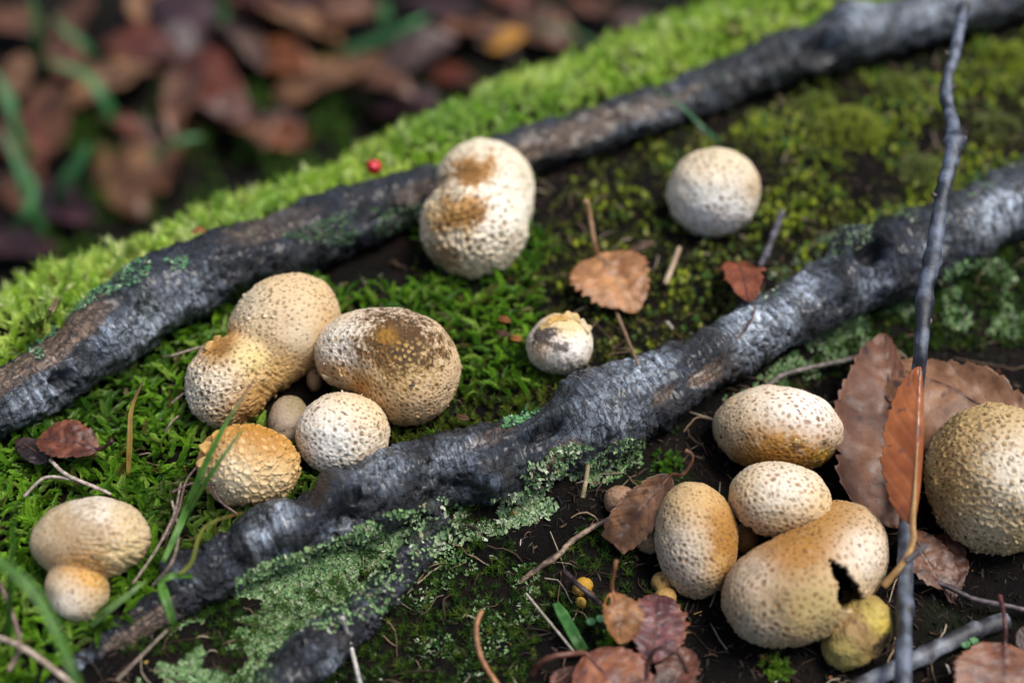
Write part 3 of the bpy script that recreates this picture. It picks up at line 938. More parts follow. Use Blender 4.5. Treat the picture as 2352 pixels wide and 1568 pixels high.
def frond(r, n=11, L=7.0, lw=1.1, ll=1.7, droop=0.5):
    """one feathery shoot, growing along +X and arching, in mm"""
    parts = []
    for i in range(n):
        t = i / (n - 1)
        x = t * L
        z = droop * L * (t - 0.9 * t * t)
        sc = (0.75 + 0.5 * math.sin(math.pi * min(1, t * 0.9 + 0.15))) * r.uniform(.85, 1.15)
        for a in (0.85, -0.85, r.uniform(-.25, .25)):
            v, f = leaflet(ll * sc, lw * sc, r.uniform(.15, .6), .3, .3)
            v = v @ rotz(a * (1 - 0.55 * t)).T
            parts.append((v + [x, 0, z], f))
    return join(parts)

def star(r, n=12, ll=2.2, lw=.8, up=.55, H=3.0, tiers=3):
    """an upright shoot with a rosette of leaves, growing along +Z, in mm"""
    parts = []
    for k in range(n):
        t = k / n
        a = k * 2.39996
        v, f = leaflet(ll * r.uniform(.8, 1.15) * (1 - .3 * t), lw, up + t * 1.6, .25, .25)
        v = v @ rotz(a).T
        parts.append((v + [0, 0, H * (0.35 + .65 * t)], f))
    return join(parts)

def spike(r, n=8, ll=2.6, lw=.35, H=1.0):
    parts = []
    for k in range(n):
        v = np.array([[0, lw * .5, 0], [0, -lw * .5, 0], [ll * .6, 0, ll * .5], [ll * r.uniform(.7, 1), 0, ll * r.uniform(.4, 1.0)]])
        f = np.array([[0, 1, 2], [0, 2, 3]])
        parts.append((v @ rotz(k * 2.4 + r.uniform(-.3, .3)).T + [0, 0, H * k / n], f))
    return join(parts)

def squamule(r):
    """a small lobed lichen scale, in mm"""
    n = 7
    a = np.linspace(-1.25, 1.25, n)
    rad = 1 + 0.28 * np.cos(a * 5 + r.uniform(0, 6)) + r.uniform(-.12, .12, n)
    v = np.stack([np.cos(a) * rad, np.sin(a) * rad * .95, 0.30 * rad ** 2 - .1 + r.uniform(-.12, .12, n)], -1)
    mid = v * .5
    mid[:, 2] = 0.05
    V = np.vstack([[[0, 0, 0]], mid, v])
    f = [[0, 1 + i, 2 + i] for i in range(n - 1)]
    for i in range(n - 1):
        f += [[1 + i, 1 + n + i, 2 + n + i], [1 + i, 2 + n + i, 2 + i]]
    return V, np.array(f)

def orient(nrm, az, tilt, r):
    """frames whose Z leans to nrm, tilted by tilt about a heading az"""
    n = nrm / np.linalg.norm(nrm, axis=1)[:, None]
    h = np.stack([np.cos(az), np.sin(az), np.zeros_like(az)], -1)
    x = h - n * (h * n).sum(1)[:, None]
    x /= np.linalg.norm(x, axis=1)[:, None] + 1e-9
    ct, stt = np.cos(tilt)[:, None], np.sin(tilt)[:, None]
    X = x * ct + n * stt
    Z = n * ct - x * stt
    Y = np.cross(Z, X)
    return np.stack([X, Y, Z], -1)          # columns are axes

def scatter(name, temps, pos, nrm, size, cols, label, cat, mat, tilt=(0, .5), heading=None, seed=0, colvar=.15):
    r = np.random.default_rng(500 + seed)
    Vs, Fs, Cs, o = [], [], [], 0
    which = r.integers(0, len(temps), len(pos))
    az = r.uniform(0, 2 * math.pi, len(pos)) if heading is None else heading
    tl = r.uniform(tilt[0], tilt[1], len(pos))
    Mx = orient(nrm, az, tl, r)
    for k, (tv, tf) in enumerate(temps):
        sel = np.where(which == k)[0]
        if not len(sel):
            continue
        X = np.einsum('nij,kj->nki', Mx[sel], tv * 0.001) * size[sel][:, None, None] + pos[sel][:, None, :]
        nv = len(tv)
        F = tf[None] + (np.arange(len(sel)) * nv)[:, None, None] + o
        c = cols[sel][:, None, :] * (1 + colvar * r.normal(size=(len(sel), nv, 1)))
        Vs.append(X.reshape(-1, 3))
        Fs.append(F.reshape(-1, 3))
        Cs.append(c.reshape(-1, 3))
        o += len(sel) * nv
    ob = mesh_obj(name, np.vstack(Vs), np.vstack(Fs), mat, col=np.clip(np.vstack(Cs), .003, 1), smooth=False)
    return tag(ob, label, cat, kind="stuff")

def land_normal(x, y):
    e = 0.002
    zx = (landq(x + e, y) - landq(x - e, y)) / (2 * e)
    zy = (landq(x, y + e) - landq(x, y - e)) / (2 * e)
    n = np.stack([-zx, -zy, np.ones_like(x)], -1)
    return n / np.linalg.norm(n, axis=1)[:, None]

def sample(n, x0, x1, y0, y1):
    return rng.uniform(x0, x1, n), rng.uniform(y0, y1, n)

# one big pool of points on the ground with everything known about them
NX = 80000
sx, sy = sample(NX, -0.27, 0.31, -0.175, 0.42)
sz_ = landq(sx, sy)
SP = np.stack([sx, sy, sz_], -1)
su, sv, _sd = proj(SP)
sd1, sr1, st1 = axis_dist(sx, sy, A1, RAD1)
sd2, sr2, st2 = axis_dist(sx, sy, A2, RAD2)
SN = land_normal(sx, sy)
clear = ball_clear(SP, .97)
snz = fbm(SP * 40 + 3, 3)
snf = fbm(SP * 160 + 7, 2)
seen = (su > -130) & (su < 2480) & (sv > -130) & (sv < 1700)
pool = clear & seen
rt = np.random.default_rng(11)

def pick(mask, n):
    i = np.where(mask)[0]
    if len(i) > n:
        i = rt.choice(i, n, replace=False)
    return i

# bright moss bank behind the upper root
stars = [star(rt, 13, 2.3, .6, .5, 3.6) for _ in range(6)] + [frond(rt, 7, 4.5, .6, 1.5, .9) for _ in range(4)]
mbank = pool & (sd1 > sr1 * .62) & (sd1 < 0.085 + 0.05 * sstep(.7, .95, st1) + .01 * snz)
i = pick(mbank & (snf + .5 * snz > -.55), 9600)
cc = mixc((0.34, 0.56, 0.04), (0.74, 0.88, 0.22), sstep(-.3, .4, snz[i] + .5 * rt.normal(size=len(i)) * .4))
cc = mixc(cc, (0.08, 0.24, 0.02), sstep(.1, .5, snf[i]) * .7)
cc = mixc(cc, (0.80, 0.88, 0.42), (rt.uniform(size=len(i)) < .16) * .85)
cc = mixc(cc, (0.16, 0.40, 0.05), .45 * sstep(-.1, .3, fbm(SP[i] * 14 + 77, 2)))
cc = mixc(cc, (0.20, 0.13, 0.04), (rt.uniform(size=len(i)) < .03) * .8)
scatter("bank_moss", stars, SP[i] + SN[i] * (.0030 * sstep(-.2, .4, snf[i]))[:, None], SN[i], rt.uniform(.65, 1.35, len(i)) * (1 + .5 * snf[i]), cc, "bright yellow-green moss carpeting the bank along the upper root", "moss", M_moss, tilt=(-.5, .5), seed=1)

# feathery green moss of the left and the middle
fronds = [frond(rt, 12, 6.5, .62, 1.35, rt.uniform(.3, .8)) for _ in range(8)]
fp_ = pool & (sd1 < -sr1 * .75) & (sd2 > sr2 * .8)
wu_, wv_ = su + 90 * snf + 60 * snz, sv + 60 * snf - 40 * snz
dark_gap = in_poly(wu_, wv_, [(690, 640), (760, 560), (960, 520), (1010, 640), (930, 690), (780, 690)]) | in_poly(wu_, wv_, [(600, 880), (760, 820), (800, 900), (700, 960), (640, 1010)])
feath = fp_ & ~dark_gap & (su < 1230 + 60 * snz) & ~in_poly(su, sv, [(700, 1120), (900, 960), (1180, 900), (1260, 960), (900, 1060)])
dens = np.where(su > 1000, .7, 1.0)
feath &= rt.uniform(size=NX) < dens
feath |= pool & (sd2 > sr2 * .6) & (su < 420) & (sv > 1050)
i = pick(feath, 7800)
cc = mixc((0.06, 0.18, 0.009), (0.26, 0.50, 0.034), rt.uniform(size=len(i)) ** 1.3)
cc = mixc(cc, (0.34, 0.50, 0.09), (rt.uniform(size=len(i)) < .14) * .8)
cc = mixc(cc, (0.15, 0.10, 0.035), (rt.uniform(size=len(i)) < .07) * .8)
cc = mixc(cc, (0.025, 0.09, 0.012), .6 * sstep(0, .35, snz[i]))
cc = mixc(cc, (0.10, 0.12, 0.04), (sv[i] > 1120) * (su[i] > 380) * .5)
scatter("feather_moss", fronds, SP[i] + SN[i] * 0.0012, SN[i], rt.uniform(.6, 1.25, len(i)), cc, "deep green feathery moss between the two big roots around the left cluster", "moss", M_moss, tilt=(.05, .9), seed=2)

# short moss beside the lower root and under the left cluster
short = [star(rt, 9, 1.7, .45, .9, 2.0) for _ in range(4)]
m = pool & (sd2 > sr2 * .7) & (sd2 < sr2 + .022) & (su > 640) & (su < 1300)
i = pick(m, 900)
cc = mixc((0.07, 0.13, 0.02), (0.24, 0.30, 0.04), rt.uniform(size=len(i)) ** 2)
scatter("short_moss", short, SP[i], SN[i], rt.uniform(.6, 1.3, len(i)), cc, "short olive green moss lining the upper edge of the gnarled root", "moss", M_moss, tilt=(-.4, .4), seed=3)

# yellow-green star moss of the right-hand plateau
tufts = [star(rt, 12, 1.5, .5, .45, 1.8) for _ in range(6)]
m = fp_ & (su > 1130)
thick = sstep(-.15, .35, snz + .35 * snf) * (0.35 + .65 * sstep(1350, 2050, su)) * (0.45 + .55 * sstep(760, 420, sv))
m &= rt.uniform(size=NX) < thick * 1.7
i = pick(m, 10500)
cc = mixc((0.12, 0.22, 0.015), (0.72, 0.80, 0.09), rt.uniform(size=len(i)) ** 1.1)
cc = mixc(cc, (0.12, 0.30, 0.10), (rt.uniform(size=len(i)) < .25) * .8)
cc = mixc(cc, (0.72, 0.72, 0.26), (rt.uniform(size=len(i)) < .10) * .8)
scatter("star_moss", tufts, SP[i] + SN[i] * (.0015 * rt.uniform(0, 1, len(i)))[:, None], SN[i], rt.uniform(.4, 1.15, len(i)), cc, "sparse yellow-green star moss dotting the dark soil around the lone pale earthball", "moss", M_moss, tilt=(-.4, .4), seed=4)

# fine dark moss on the soil in front
spikes = [spike(rt, 8, 2.6, .4, 1.2) for _ in range(5)]
m = pool & (sd2 < -sr2 * .5)
m &= (in_poly(su, sv, [(560, 1400), (760, 1330), (980, 1260), (1120, 1330), (1220, 1470), (1260, 1720), (420, 1720)]) & (snz > -.3)) | (snz + .3 * snf > .12) & (su < 1560) & (sv < 1500) | in_poly(su, sv, [(2080, 640), (2200, 560), (2420, 480), (2420, 800), (2150, 800), (1700, 930), (1900, 790)])
i = pick(m, 7500)
cc = mixc((0.020, 0.055, 0.008), (0.075, 0.15, 0.015), rt.uniform(size=len(i)) ** 1.6)
cc = mixc(cc, (0.16, 0.22, 0.03), (rt.uniform(size=len(i)) < .06) * .9)
scatter("fine_moss", spikes, SP[i], SN[i], rt.uniform(.6, 1.3, len(i)), cc, "fine dark green moss on the shaded soil in front of the gnarled root", "moss", M_moss, tilt=(-.4, .4), seed=5)

m = fp_ & (su > 950) & (snz + .5 * snf > -.18)
i = pick(m, 6000)
cc = mixc((0.05, 0.075, 0.010), (0.27, 0.31, 0.045), rt.uniform(size=len(i)) ** 1.5)
cc = mixc(cc, (0.10, 0.05, 0.025), (rt.uniform(size=len(i)) < .10) * .8)
scatter("low_moss", [spike(rt, 7, 1.9, .4, 1.0) for _ in range(5)], SP[i], SN[i], rt.uniform(.6, 1.3, len(i)), cc, "low olive moss film on the soil around the tall and the lone earthballs", "moss", M_moss, tilt=(-.5, .5), seed=7)

# moss patches in the leaf litter behind the bank
m = pool & (sd1 > .075) & (snz > .05)
i = pick(m, 2600)
cc = mixc((0.04, 0.11, 0.012), (0.13, 0.26, 0.03), rt.uniform(size=len(i)))
scatter("litter_moss", stars[:4], SP[i], SN[i], rt.uniform(1.0, 1.9, len(i)), cc, "dull green moss patches among the leaf litter behind the bank", "moss", M_moss, tilt=(-.5, .5), seed=6)

# lichen crusts: points found on the surfaces that carry them
def on_surface(poly, n, keep=0.0, nsc=70):
    us = np.array([p[0] for p in poly])
    vs = np.array([p[1] for p in poly])
    m = n * 7
    cu, cv = rt.uniform(us.min(), us.max(), m), rt.uniform(vs.min(), vs.max(), m)
    ok = in_poly(cu, cv, poly)
    cu, cv = cu[ok][:int(n * 2.2)], cv[ok][:int(n * 2.2)]
    H = [hit(a_, b_) for a_, b_ in zip(cu, cv)]
    P = np.array([h_[0] for h_ in H])
    N = np.array([h_[1] for h_ in H])
    d3, r3, _t = axis_dist(P[:, 0], P[:, 1], A3, RAD3)
    bare = (np.abs(d3) < r3 * .72) & (P[:, 1] < 0.0) & (rt.uniform(size=len(P)) < .85)
    good = (fbm(P * nsc + 3, 2) > keep) & ~bare
    return P[good][:n], N[good][:n]

scales = [squamule(rt) for _ in range(8)]

def lichen(label, polys, size=(.35, 1.05), c0=(0.05, 0.14, 0.04), c1=(0.33, 0.50, 0.23), seed=0, pale=.08):
    P, N = [], []
    for (poly, n, keep) in polys:
        p, nn = on_surface(poly, n, keep)
        if len(p):
            P.append(p)
            N.append(nn)
    P, N = np.vstack(P), np.vstack(N)
    cc = mixc(c0, c1, rt.uniform(size=len(P)))
    cc = mixc(cc, (0.56, 0.60, 0.46), (rt.uniform(size=len(P)) < pale) * .8)
    cc = mixc(cc, (0.26, 0.22, 0.14), (rt.uniform(size=len(P)) < .06) * .8)
    return scatter("lichen_crust", scales, P + N * .0004, N, rt.uniform(size[0], size[1], len(P)), cc, label, "lichen", M_lich, tilt=(-.2, .8), seed=seed)

lichen("thick grey-green lichen crust on the slope below the gnarled root", [([(540, 1330), (600, 1290), (760, 1240), (860, 1190), (905, 1240), (925, 1330), (880, 1400), (760, 1450), (620, 1450), (540, 1420)], 4600, -.35), ([(330, 1500), (420, 1430), (560, 1400), (700, 1440), (640, 1560), (560, 1640), (300, 1640)], 2200, -.05),
                                                                              ([(880, 1180), (960, 1150), (1000, 1260), (920, 1330)], 250, .0)], seed=11)
lichen("pale leafy lichen fringe along the underside of the gnarled root", [([(900, 1225), (1040, 1170), (1180, 1130), (1270, 1140), (1280, 1185), (1180, 1215), (1060, 1250), (940, 1280)], 650, -.2), ([(960, 1160), (1330, 1010), (1400, 1060), (1250, 1130), (1000, 1200)], 330, .05)], size=(.6, 1.5), c1=(0.36, 0.48, 0.27), seed=12, pale=.18)
lichen("green lichen tuft under the gnarled root beside the narrow dark leaf", [([(1340, 1060), (1430, 1000), (1480, 1010), (1470, 1070), (1400, 1110), (1350, 1120)], 420, -.4)], seed=13)
lichen("lichen and moss scales along the foot of the gnarled root by the large brown leaf", [([(1740, 870), (1850, 790), (1960, 730), (2090, 690), (2110, 760), (2000, 790), (1900, 840), (1830, 900), (1880, 940), (1800, 900)], 800, -.15), ([(1560, 960), (1700, 900), (1740, 880), (1620, 980)], 100, .0)], size=(.6, 1.4), seed=14)
lichen("blue-green lichen patch beyond the twig under the gnarled root", [([(2130, 660), (2210, 590), (2300, 590), (2350, 660), (2400, 780), (2230, 770), (2140, 740)], 700, -.05)], size=(.6, 1.4), seed=15)
lichen("row of green lichen on the left end of the upper root", [([(105, 720), (200, 660), (330, 590), (352, 610), (330, 645), (240, 680), (140, 745), (120, 760)], 620, -.5), ([(375, 600), (430, 585), (435, 610), (390, 622)], 60, -.4), ([(60, 800), (120, 745), (140, 760), (90, 830)], 120, -.2)], c0=(0.06, 0.17, 0.08), c1=(0.16, 0.34, 0.18), seed=16)
lichen("thin green lichen film on the upper root behind the tall earthball", [([(640, 540), (800, 480), (960, 470), (960, 520), (800, 560), (720, 560)], 420, .05)], c0=(0.05, 0.12, 0.05), c1=(0.12, 0.24, 0.11), seed=17, size=(.4, .8))
lichen("small bright green lichen clump on the upper edge of the gnarled root", [([(1155, 965), (1200, 930), (1240, 928), (1245, 945), (1190, 975), (1160, 985)], 200, -.7)], c0=(0.09, 0.25, 0.10), c1=(0.22, 0.46, 0.22), seed=18, pale=0)
lichen("lichen scales on the plateau edge between star moss and knot hole", [([(1640, 740), (1800, 590), (1990, 490), (2120, 440), (2352, 350), (2352, 400), (2130, 500), (1900, 600), (1700, 730)], 1000, .0)], c0=(0.08, 0.16, 0.08), c1=(0.22, 0.33, 0.17), seed=19)
lichen("scattered green lichen flecks on the dark soil below the lichen crust", [([(880, 1330), (1000, 1250), (1130, 1280), (1260, 1300), (1240, 1420), (1100, 1560), (850, 1560)], 700, .0)], size=(.4, .9), seed=20)

# distinct cushions on the plateau
def cushion(label, u, v, rpx, c0, c1, n, seed):
    c = pt(u, v, 0)
    R = rpx * pxs(c)
    a = rt.uniform(0, 2 * math.pi, n)
    q = np.sqrt(rt.uniform(0, 1, n))
    P = np.stack([np.cos(a) * q * R, np.sin(a) * q * R, 0.42 * R * (1 - q ** 2)], -1)
    nn = np.stack([np.cos(a) * q, np.sin(a) * q, np.full(n, 0.8)], -1)
    x, y = c[0] + P[:, 0], c[1] + P[:, 1]
    W = np.stack([x, y, landq(x, y) + P[:, 2]], -1)
    cc = mixc(c0, c1, rt.uniform(size=n))
    ob = scatter("moss_cushion", tufts[:4], W, nn, rt.uniform(.5, 1.0, n), cc, label, "moss", M_moss, tilt=(-.3, .3), seed=seed)
    return ob
cushion("plump yellow-green moss cushion beside the upright twig", 1950, 295, 75, (0.28, 0.33, 0.05), (0.46, 0.50, 0.08), 320, 31)
cushion("pale green moss cushion just below the silvery end of the upper root", 2080, 130, 55, (0.18, 0.24, 0.05), (0.36, 0.42, 0.10), 200, 32)
cushion("moss cushion between the yellow cushion and the silvery root", 1880, 190, 45, (0.16, 0.22, 0.04), (0.32, 0.38, 0.08), 140, 33)
cushion("small moss cushion touching the left side of the upright twig", 2120, 400, 50, (0.18, 0.24, 0.06), (0.34, 0.38, 0.12), 160, 34)
cushion("bright moss cushion in the corner beyond the twig tip", 2340, 40, 60, (0.24, 0.32, 0.04), (0.42, 0.48, 0.06), 200, 35)
cushion("green moss cushion on the bare soil beyond the twig", 2290, 300, 50, (0.16, 0.20, 0.05), (0.32, 0.36, 0.12), 150, 36)
cushion("vivid green moss tuft beside the green cut grass blade", 1408, 1475, 22, (0.12, 0.28, 0.02), (0.26, 0.46, 0.04), 40, 37)
cushion("bright moss tuft on the soil in front of the biggest earthball", 1780, 1535, 26, (0.10, 0.22, 0.02), (0.24, 0.40, 0.04), 50, 38)
cushion("spiky green moss tuft above the narrow dark leaf", 1535, 1075, 30, (0.05, 0.16, 0.02), (0.14, 0.30, 0.03), 50, 39)

# ------------------------------------------------------------------ loose crumbs on the soil
def crumbs(name, label, mask, n, sizes, colours, seed):
    i = pick(mask, n)
    r = np.random.default_rng(seed)
    temps = []
    for _ in range(6):
        l, w, h = r.uniform(.8, 3.6), r.uniform(.2, .8), r.uniform(.12, .45)
        v = np.array([[-l, -w, -h], [l, -w * .6, -h], [l * .8, w, -h], [-l * .7, w * .8, -h], [-l * .6, -w * .5, h], [l * .7, -w * .4, h], [l * .6, w * .5, h], [-l * .5, w * .4, h]]) * .5
        v += r.normal(size=v.shape) * .08
        f = np.array([[0, 2, 1], [0, 3, 2], [4, 5, 6], [4, 6, 7], [0, 1, 5], [0, 5, 4], [1, 2, 6], [1, 6, 5], [2, 3, 7], [2, 7, 6], [3, 0, 4], [3, 4, 7]])
        temps.append((v, f))
    pal = np.array(colours) * (.42 if 'crumbs' in name else 1.0)
    cc = pal[r.integers(0, len(pal), len(i))]
    return scatter(name, temps, SP[i] + SN[i] * .0005, SN[i], r.uniform(sizes[0], sizes[1], len(i)), cc, label, "litter", M_bits, tilt=(-.5, .5), seed=seed)

crumbs("soil_crumbs", "tiny brown and black crumbs strewn over the soil in front of the gnarled root", pool & (sd2 < -sr2 * .5), 5200, (.3, 1.3),
       [(0.02, 0.014, 0.01), (0.035, 0.022, 0.014), (0.06, 0.035, 0.02), (0.02, 0.02, 0.022), (0.10, 0.06, 0.035), (0.016, 0.012, 0.01), (0.20, 0.14, 0.09), (0.04, 0.03, 0.03), (0.13, 0.09, 0.07), (0.02, 0.018, 0.016)], 41)
crumbs("soil_crumbs", "fine dark litter crumbs between the star moss on the plateau", fp_ & (su > 1100), 3500, (.4, 1.4),
       [(0.02, 0.014, 0.01), (0.05, 0.028, 0.018), (0.09, 0.045, 0.028), (0.025, 0.02, 0.025), (0.16, 0.09, 0.07), (0.24, 0.14, 0.08)], 42)
crumbs("litter_flecks", "scattered orange and whitish flecks on the mossy soil", pool & (sd1 < -sr1) & (snf > .0), 260, (.5, 1.3),
       [(0.5, 0.22, 0.04), (0.6, 0.55, 0.5), (0.45, 0.16, 0.06), (0.4, 0.33, 0.25), (0.55, 0.35, 0.08)], 43)

def rootlets(label, mask, n, seed, pal):
    """hair-thin bits of root, needle and stem lying about"""
    r = np.random.default_rng(seed)
    i = pick(mask, n)
    Vs, Fs, Cs, o = [], [], [], 0
    pal = np.array(pal)
    for j in i:
        m = r.integers(4, 8)
        L_ = r.uniform(.004, .018) / m
        a = r.uniform(0, 6.28)
        x, y = SP[j, 0], SP[j, 1]
        P = []
        for _ in range(m):
            P.append((x, y))
            a += r.normal() * .35
            x += math.cos(a) * L_
            y += math.sin(a) * L_
        P = np.array(P)
        z = landq(P[:, 0], P[:, 1]) + .0006 + r.uniform(0, .0022) * np.sin(np.linspace(0, 3.1, m))
        A = np.column_stack([P, z])
        rad = r.uniform(.00012, .0004)
        d = np.array([[-math.sin(a), math.cos(a), 0], [math.sin(a) * .5, -math.cos(a) * .5, .87], [math.sin(a) * .5, -math.cos(a) * .5, -.87]])
        V = (A[:, None] + d[None] * rad).reshape(-1, 3)
        Vs.append(V)
        Fs.append(grid_faces(m, 3, True) + o)
        Cs.append(np.repeat(pal[r.integers(0, len(pal))][None], len(V), 0))
        o += len(V)
    ob = mesh_obj("fine_rootlets", np.vstack(Vs), np.vstack(Fs), M_bits, col=np.vstack(Cs))
    return tag(ob, label, "litter", kind="stuff")
PAL = [(0.03, 0.02, 0.014), (0.08, 0.05, 0.03), (0.16, 0.10, 0.06), (0.26, 0.18, 0.11), (0.05, 0.025, 0.02), (0.34, 0.28, 0.20)]
rootlets("hair-thin rootlets and needle bits littering the soil in front of the gnarled root", pool & (sd2 < -sr2 * .6), 420, 61, PAL)
rootlets("hair-thin rootlets and stems lying in the moss between the two big roots", fp_, 380, 62, PAL)

# ------------------------------------------------------------------ tubes: twigs, stalks, straws
def tube(name, pts, rads, mat, c0, c1, parent=None, ns=8, n=None, rough=.08, nodes=(), seed=0, streak=0, origin=None, bump=None):
    pts = np.array(pts, float)
    n = n or max(10, 6 * len(pts))
    A = catmull(pts, n)
    R = catmull(np.array(rads, float)[:, None], n)[:, 0]
    T = np.gradient(A, axis=0)
    T /= np.linalg.norm(T, axis=1)[:, None] + 1e-12
    ref = np.array([0.31, 0.17, 0.93])
    S = np.cross(T, ref)
    S /= np.linalg.norm(S, axis=1)[:, None]
    W = np.cross(S, T)
    th = np.linspace(0, 2 * math.pi, ns, endpoint=False)
    t = np.linspace(0, 1, n)
    for (tk, amp, wd) in nodes:
        R = R * (1 + amp * np.exp(-((t - tk) / wd) ** 2))
    D = np.cos(th)[None, :, None] * S[:, None] + np.sin(th)[None, :, None] * W[:, None]
    P = A[:, None] + R[:, None, None] * D
    rr = R.mean()
    nzv = fbm(P / rr * np.array([.5, .5, .5]) + seed, 3)
    P = P + D * (rough * R[:, None] * nzv * 2)[..., None]
    g = fbm(P / rr * 0.35 + 9 + seed, 3)
    c = mixc(c0, c1, sstep(-.25, .35, g))
    V = np.vstack([P.reshape(-1, 3), A[0] - T[0] * R[0] * .3, A[-1] + T[-1] * R[-1] * .3])
    k = np.arange(ns)
    F = [grid_faces(n, ns, True), np.stack([np.full(ns, n * ns), (k + 1) % ns, k], -1), np.stack([np.full(ns, n * ns + 1), (n - 1) * ns + k, (n - 1) * ns + (k + 1) % ns], -1)]
    cc = np.vstack([c.reshape(-1, 3), c[0, 0], c[-1, 0]])
    org = np.zeros(3) if origin is None else np.asarray(origin)
    o = mesh_obj(name, V - org, F, mat, parent, cc)
    if parent is None and origin is None:
        b = A[0].copy()
        for vtx in (o.data,):
            co = np.empty(len(V) * 3, np.float32)
            vtx.vertices.foreach_get("co", co)
            vtx.vertices.foreach_set("co", (co.reshape(-1, 3) - b).astype(np.float32).ravel())
        o.location = b
    return o

def pts_of(seq):
    return [pt(u, v, h) for (u, v, h) in seq]

def px_r(u, v, w):
    return 0.5 * w * pxs(pt(u, v, 0))

# the long upright twig: it lies over the gnarled root and its tip stands clear
tw = [(2073, 1700, .014), (2074, 1568, .016), (2078, 1400, .018), (2082, 1200, .020), (2098, 960, .022)]
TP = pts_of(tw) + [at(2112, 830, .032), at(2124, 690, .040), at(2140, 600, .046), at(2166, 440, .052), at(2192, 320, .057), at(2172, 210, .061), at(2195, 110, .065), at(2214, 12, .069)]
twig = empty("twig", TP[0])
TPl = [p - TP[0] for p in TP]
rw = [2.4, 2.4, 2.4, 2.3, 2.4, 2.3, 2.5, 2.5, 2.5, 2.6, 2.0, 2.0, 2.0]
tube("stem", TPl, [r * .001 for r in rw], M_twig, (0.012, 0.015, 0.023), (0.14, 0.17, 0.23), twig, ns=16, n=260, rough=.10,
     nodes=[(.585, .35, .012), (.50, .25, .012), (.745, .45, .010), (.90, .25, .006), (.955, .30, .006), (.995, .1, .01), (.17, .18, .006), (.665, .12, .006), (.82, .15, .006)], seed=3)
kn = at(2201, 322, .057) - TP[0]
tube("bud_scar", [kn + [-.0012, 0, -.0005], kn + [.0016, 0, .0006], kn + [.0026, 0, .0012]], [.0014, .0013, .0006], M_twig, (0.05, 0.055, 0.065), (0.34, 0.36, 0.40), twig, ns=10, seed=8)
kn = at(2128, 655, .041) - TP[0]
tube("bud_scar", [kn + [-.0022, 0, .0002], kn + [0, 0, .0012], kn + [.0015, 0, .001]], [.0008, .0012, .0008], M_twig, (0.05, 0.06, 0.06), (0.2, 0.22, 0.22), twig, ns=10, seed=9)
for (bu, bv, bz, sx) in ((2160, 455, .0515, -1), (2176, 205, .061, 1), (2120, 745, .037, 1), (2189, 130, .0642, -1)):
    kn = at(bu, bv, bz) - TP[0]
    tube("bud", [kn + [0, 0, 0], kn + [sx * .0019, .0006, .0006], kn + [sx * .0028, .0016, .0012]], [.0011, .0010, .0003], M_twig, (0.03, 0.02, 0.02), (0.14, 0.10, 0.09), twig, ns=8, seed=int(bu))
kn = at(2080, 1290, .0195) - TP[0]
tube("broken_shoot", [kn, kn + [.003, .002, .0012], kn + [.0065, .005, .0014]], [.0011, .0009, .0007], M_twig, (0.02, 0.018, 0.022), (0.12, 0.11, 0.12), twig, ns=8, seed=77)
tag(twig, "long bare grey-blue twig standing over the gnarled root with its tip in the air", "twig")

def twig_thing(name, label, seq, w, c0, c1, group=None, cat="twig", nodes=(), rough=.1, ns=10, mat=None, taper=None, n=None):
    P = pts_of(seq)
    n0 = len(P)
    tp = taper or (1, 1)
    R = [0.5 * w * pxs(p) * (tp[0] + (tp[1] - tp[0]) * k / (n0 - 1)) for k, p in enumerate(P)]
    o = tube(name, P, R, mat or M_twig, c0, c1, ns=ns, rough=rough, nodes=nodes, seed=len(label), n=n or 14 * n0)
    return tag(o, label, cat, group)

GB, DB = (0.22, 0.24, 0.28), (0.03, 0.03, 0.036)
twig_thing("twig", "thick grey twig lying on the soil under the upright twig", [(1900, 1640, .004), (1985, 1570, .005), (2100, 1515, .005), (2220, 1455, .004), (2310, 1425, .002)], 40, DB, GB, nodes=[(.55, .25, .02), (.8, .2, .02)], n=90)
twig_thing("twig", "thin dark red twig branching over the soil by the bottom brown leaf", [(2100, 1335, .003), (2160, 1340, .006), (2230, 1372, .006), (2300, 1388, .005), (2400, 1410, .004)], 13, (0.03, 0.025, 0.03), (0.13, 0.09, 0.10))
twig_thing("thin_twig", "thin grey wiry twig touching the tip of the large brown leaf", [(1760, 888, .004), (1800, 860, .006), (1880, 840, .006), (1950, 825, .005), (2024, 795, .006)], 11, (0.10, 0.085, 0.08), (0.26, 0.22, 0.20))
twig_thing("thin_twig", "crooked pale brown rootlet leading to the net-patterned earthball", [(1195, 1335, .0), (1240, 1302, .003), (1290, 1268, .004), (1310, 1245, .004), (1365, 1208, .004), (1400, 1192, .004), (1450, 1165, .003)], 13, (0.06, 0.04, 0.032), (0.36, 0.25, 0.16), nodes=[(.4, .3, .03), (.25, .3, .03)])
twig_thing("leaf_stalk", "curved orange-brown stalk standing in the dark moss at the bottom", [(1106, 1402, .012), (1094, 1440, .012), (1102, 1500, .010), (1125, 1545, .008), (1170, 1610, .006)], 13, (0.22, 0.09, 0.035), (0.36, 0.17, 0.07), cat="stalk", rough=.03)
twig_thing("straw", "white dry straw lying against the short dark root", [(786, 1416, .006), (805, 1480, .010), (830, 1580, .010)], 10, (0.34, 0.32, 0.30), (0.6, 0.57, 0.52), cat="straw", rough=.04)
twig_thing("straw", "pale needle-thin straw pointing at the purple-brown leaves", [(1208, 1362, .003), (1260, 1425, .005), (1322, 1500, .005)], 6, (0.30, 0.25, 0.20), (0.5, 0.44, 0.36), cat="straw", rough=.04)
twig_thing("straw", "pale straw stub beside the rounded brown leaf", [(1528, 652, .003), (1545, 610, .006), (1560, 570, .006)], 14, (0.34, 0.24, 0.15), (0.50, 0.38, 0.26), cat="straw", rough=.05, taper=(1, .8))
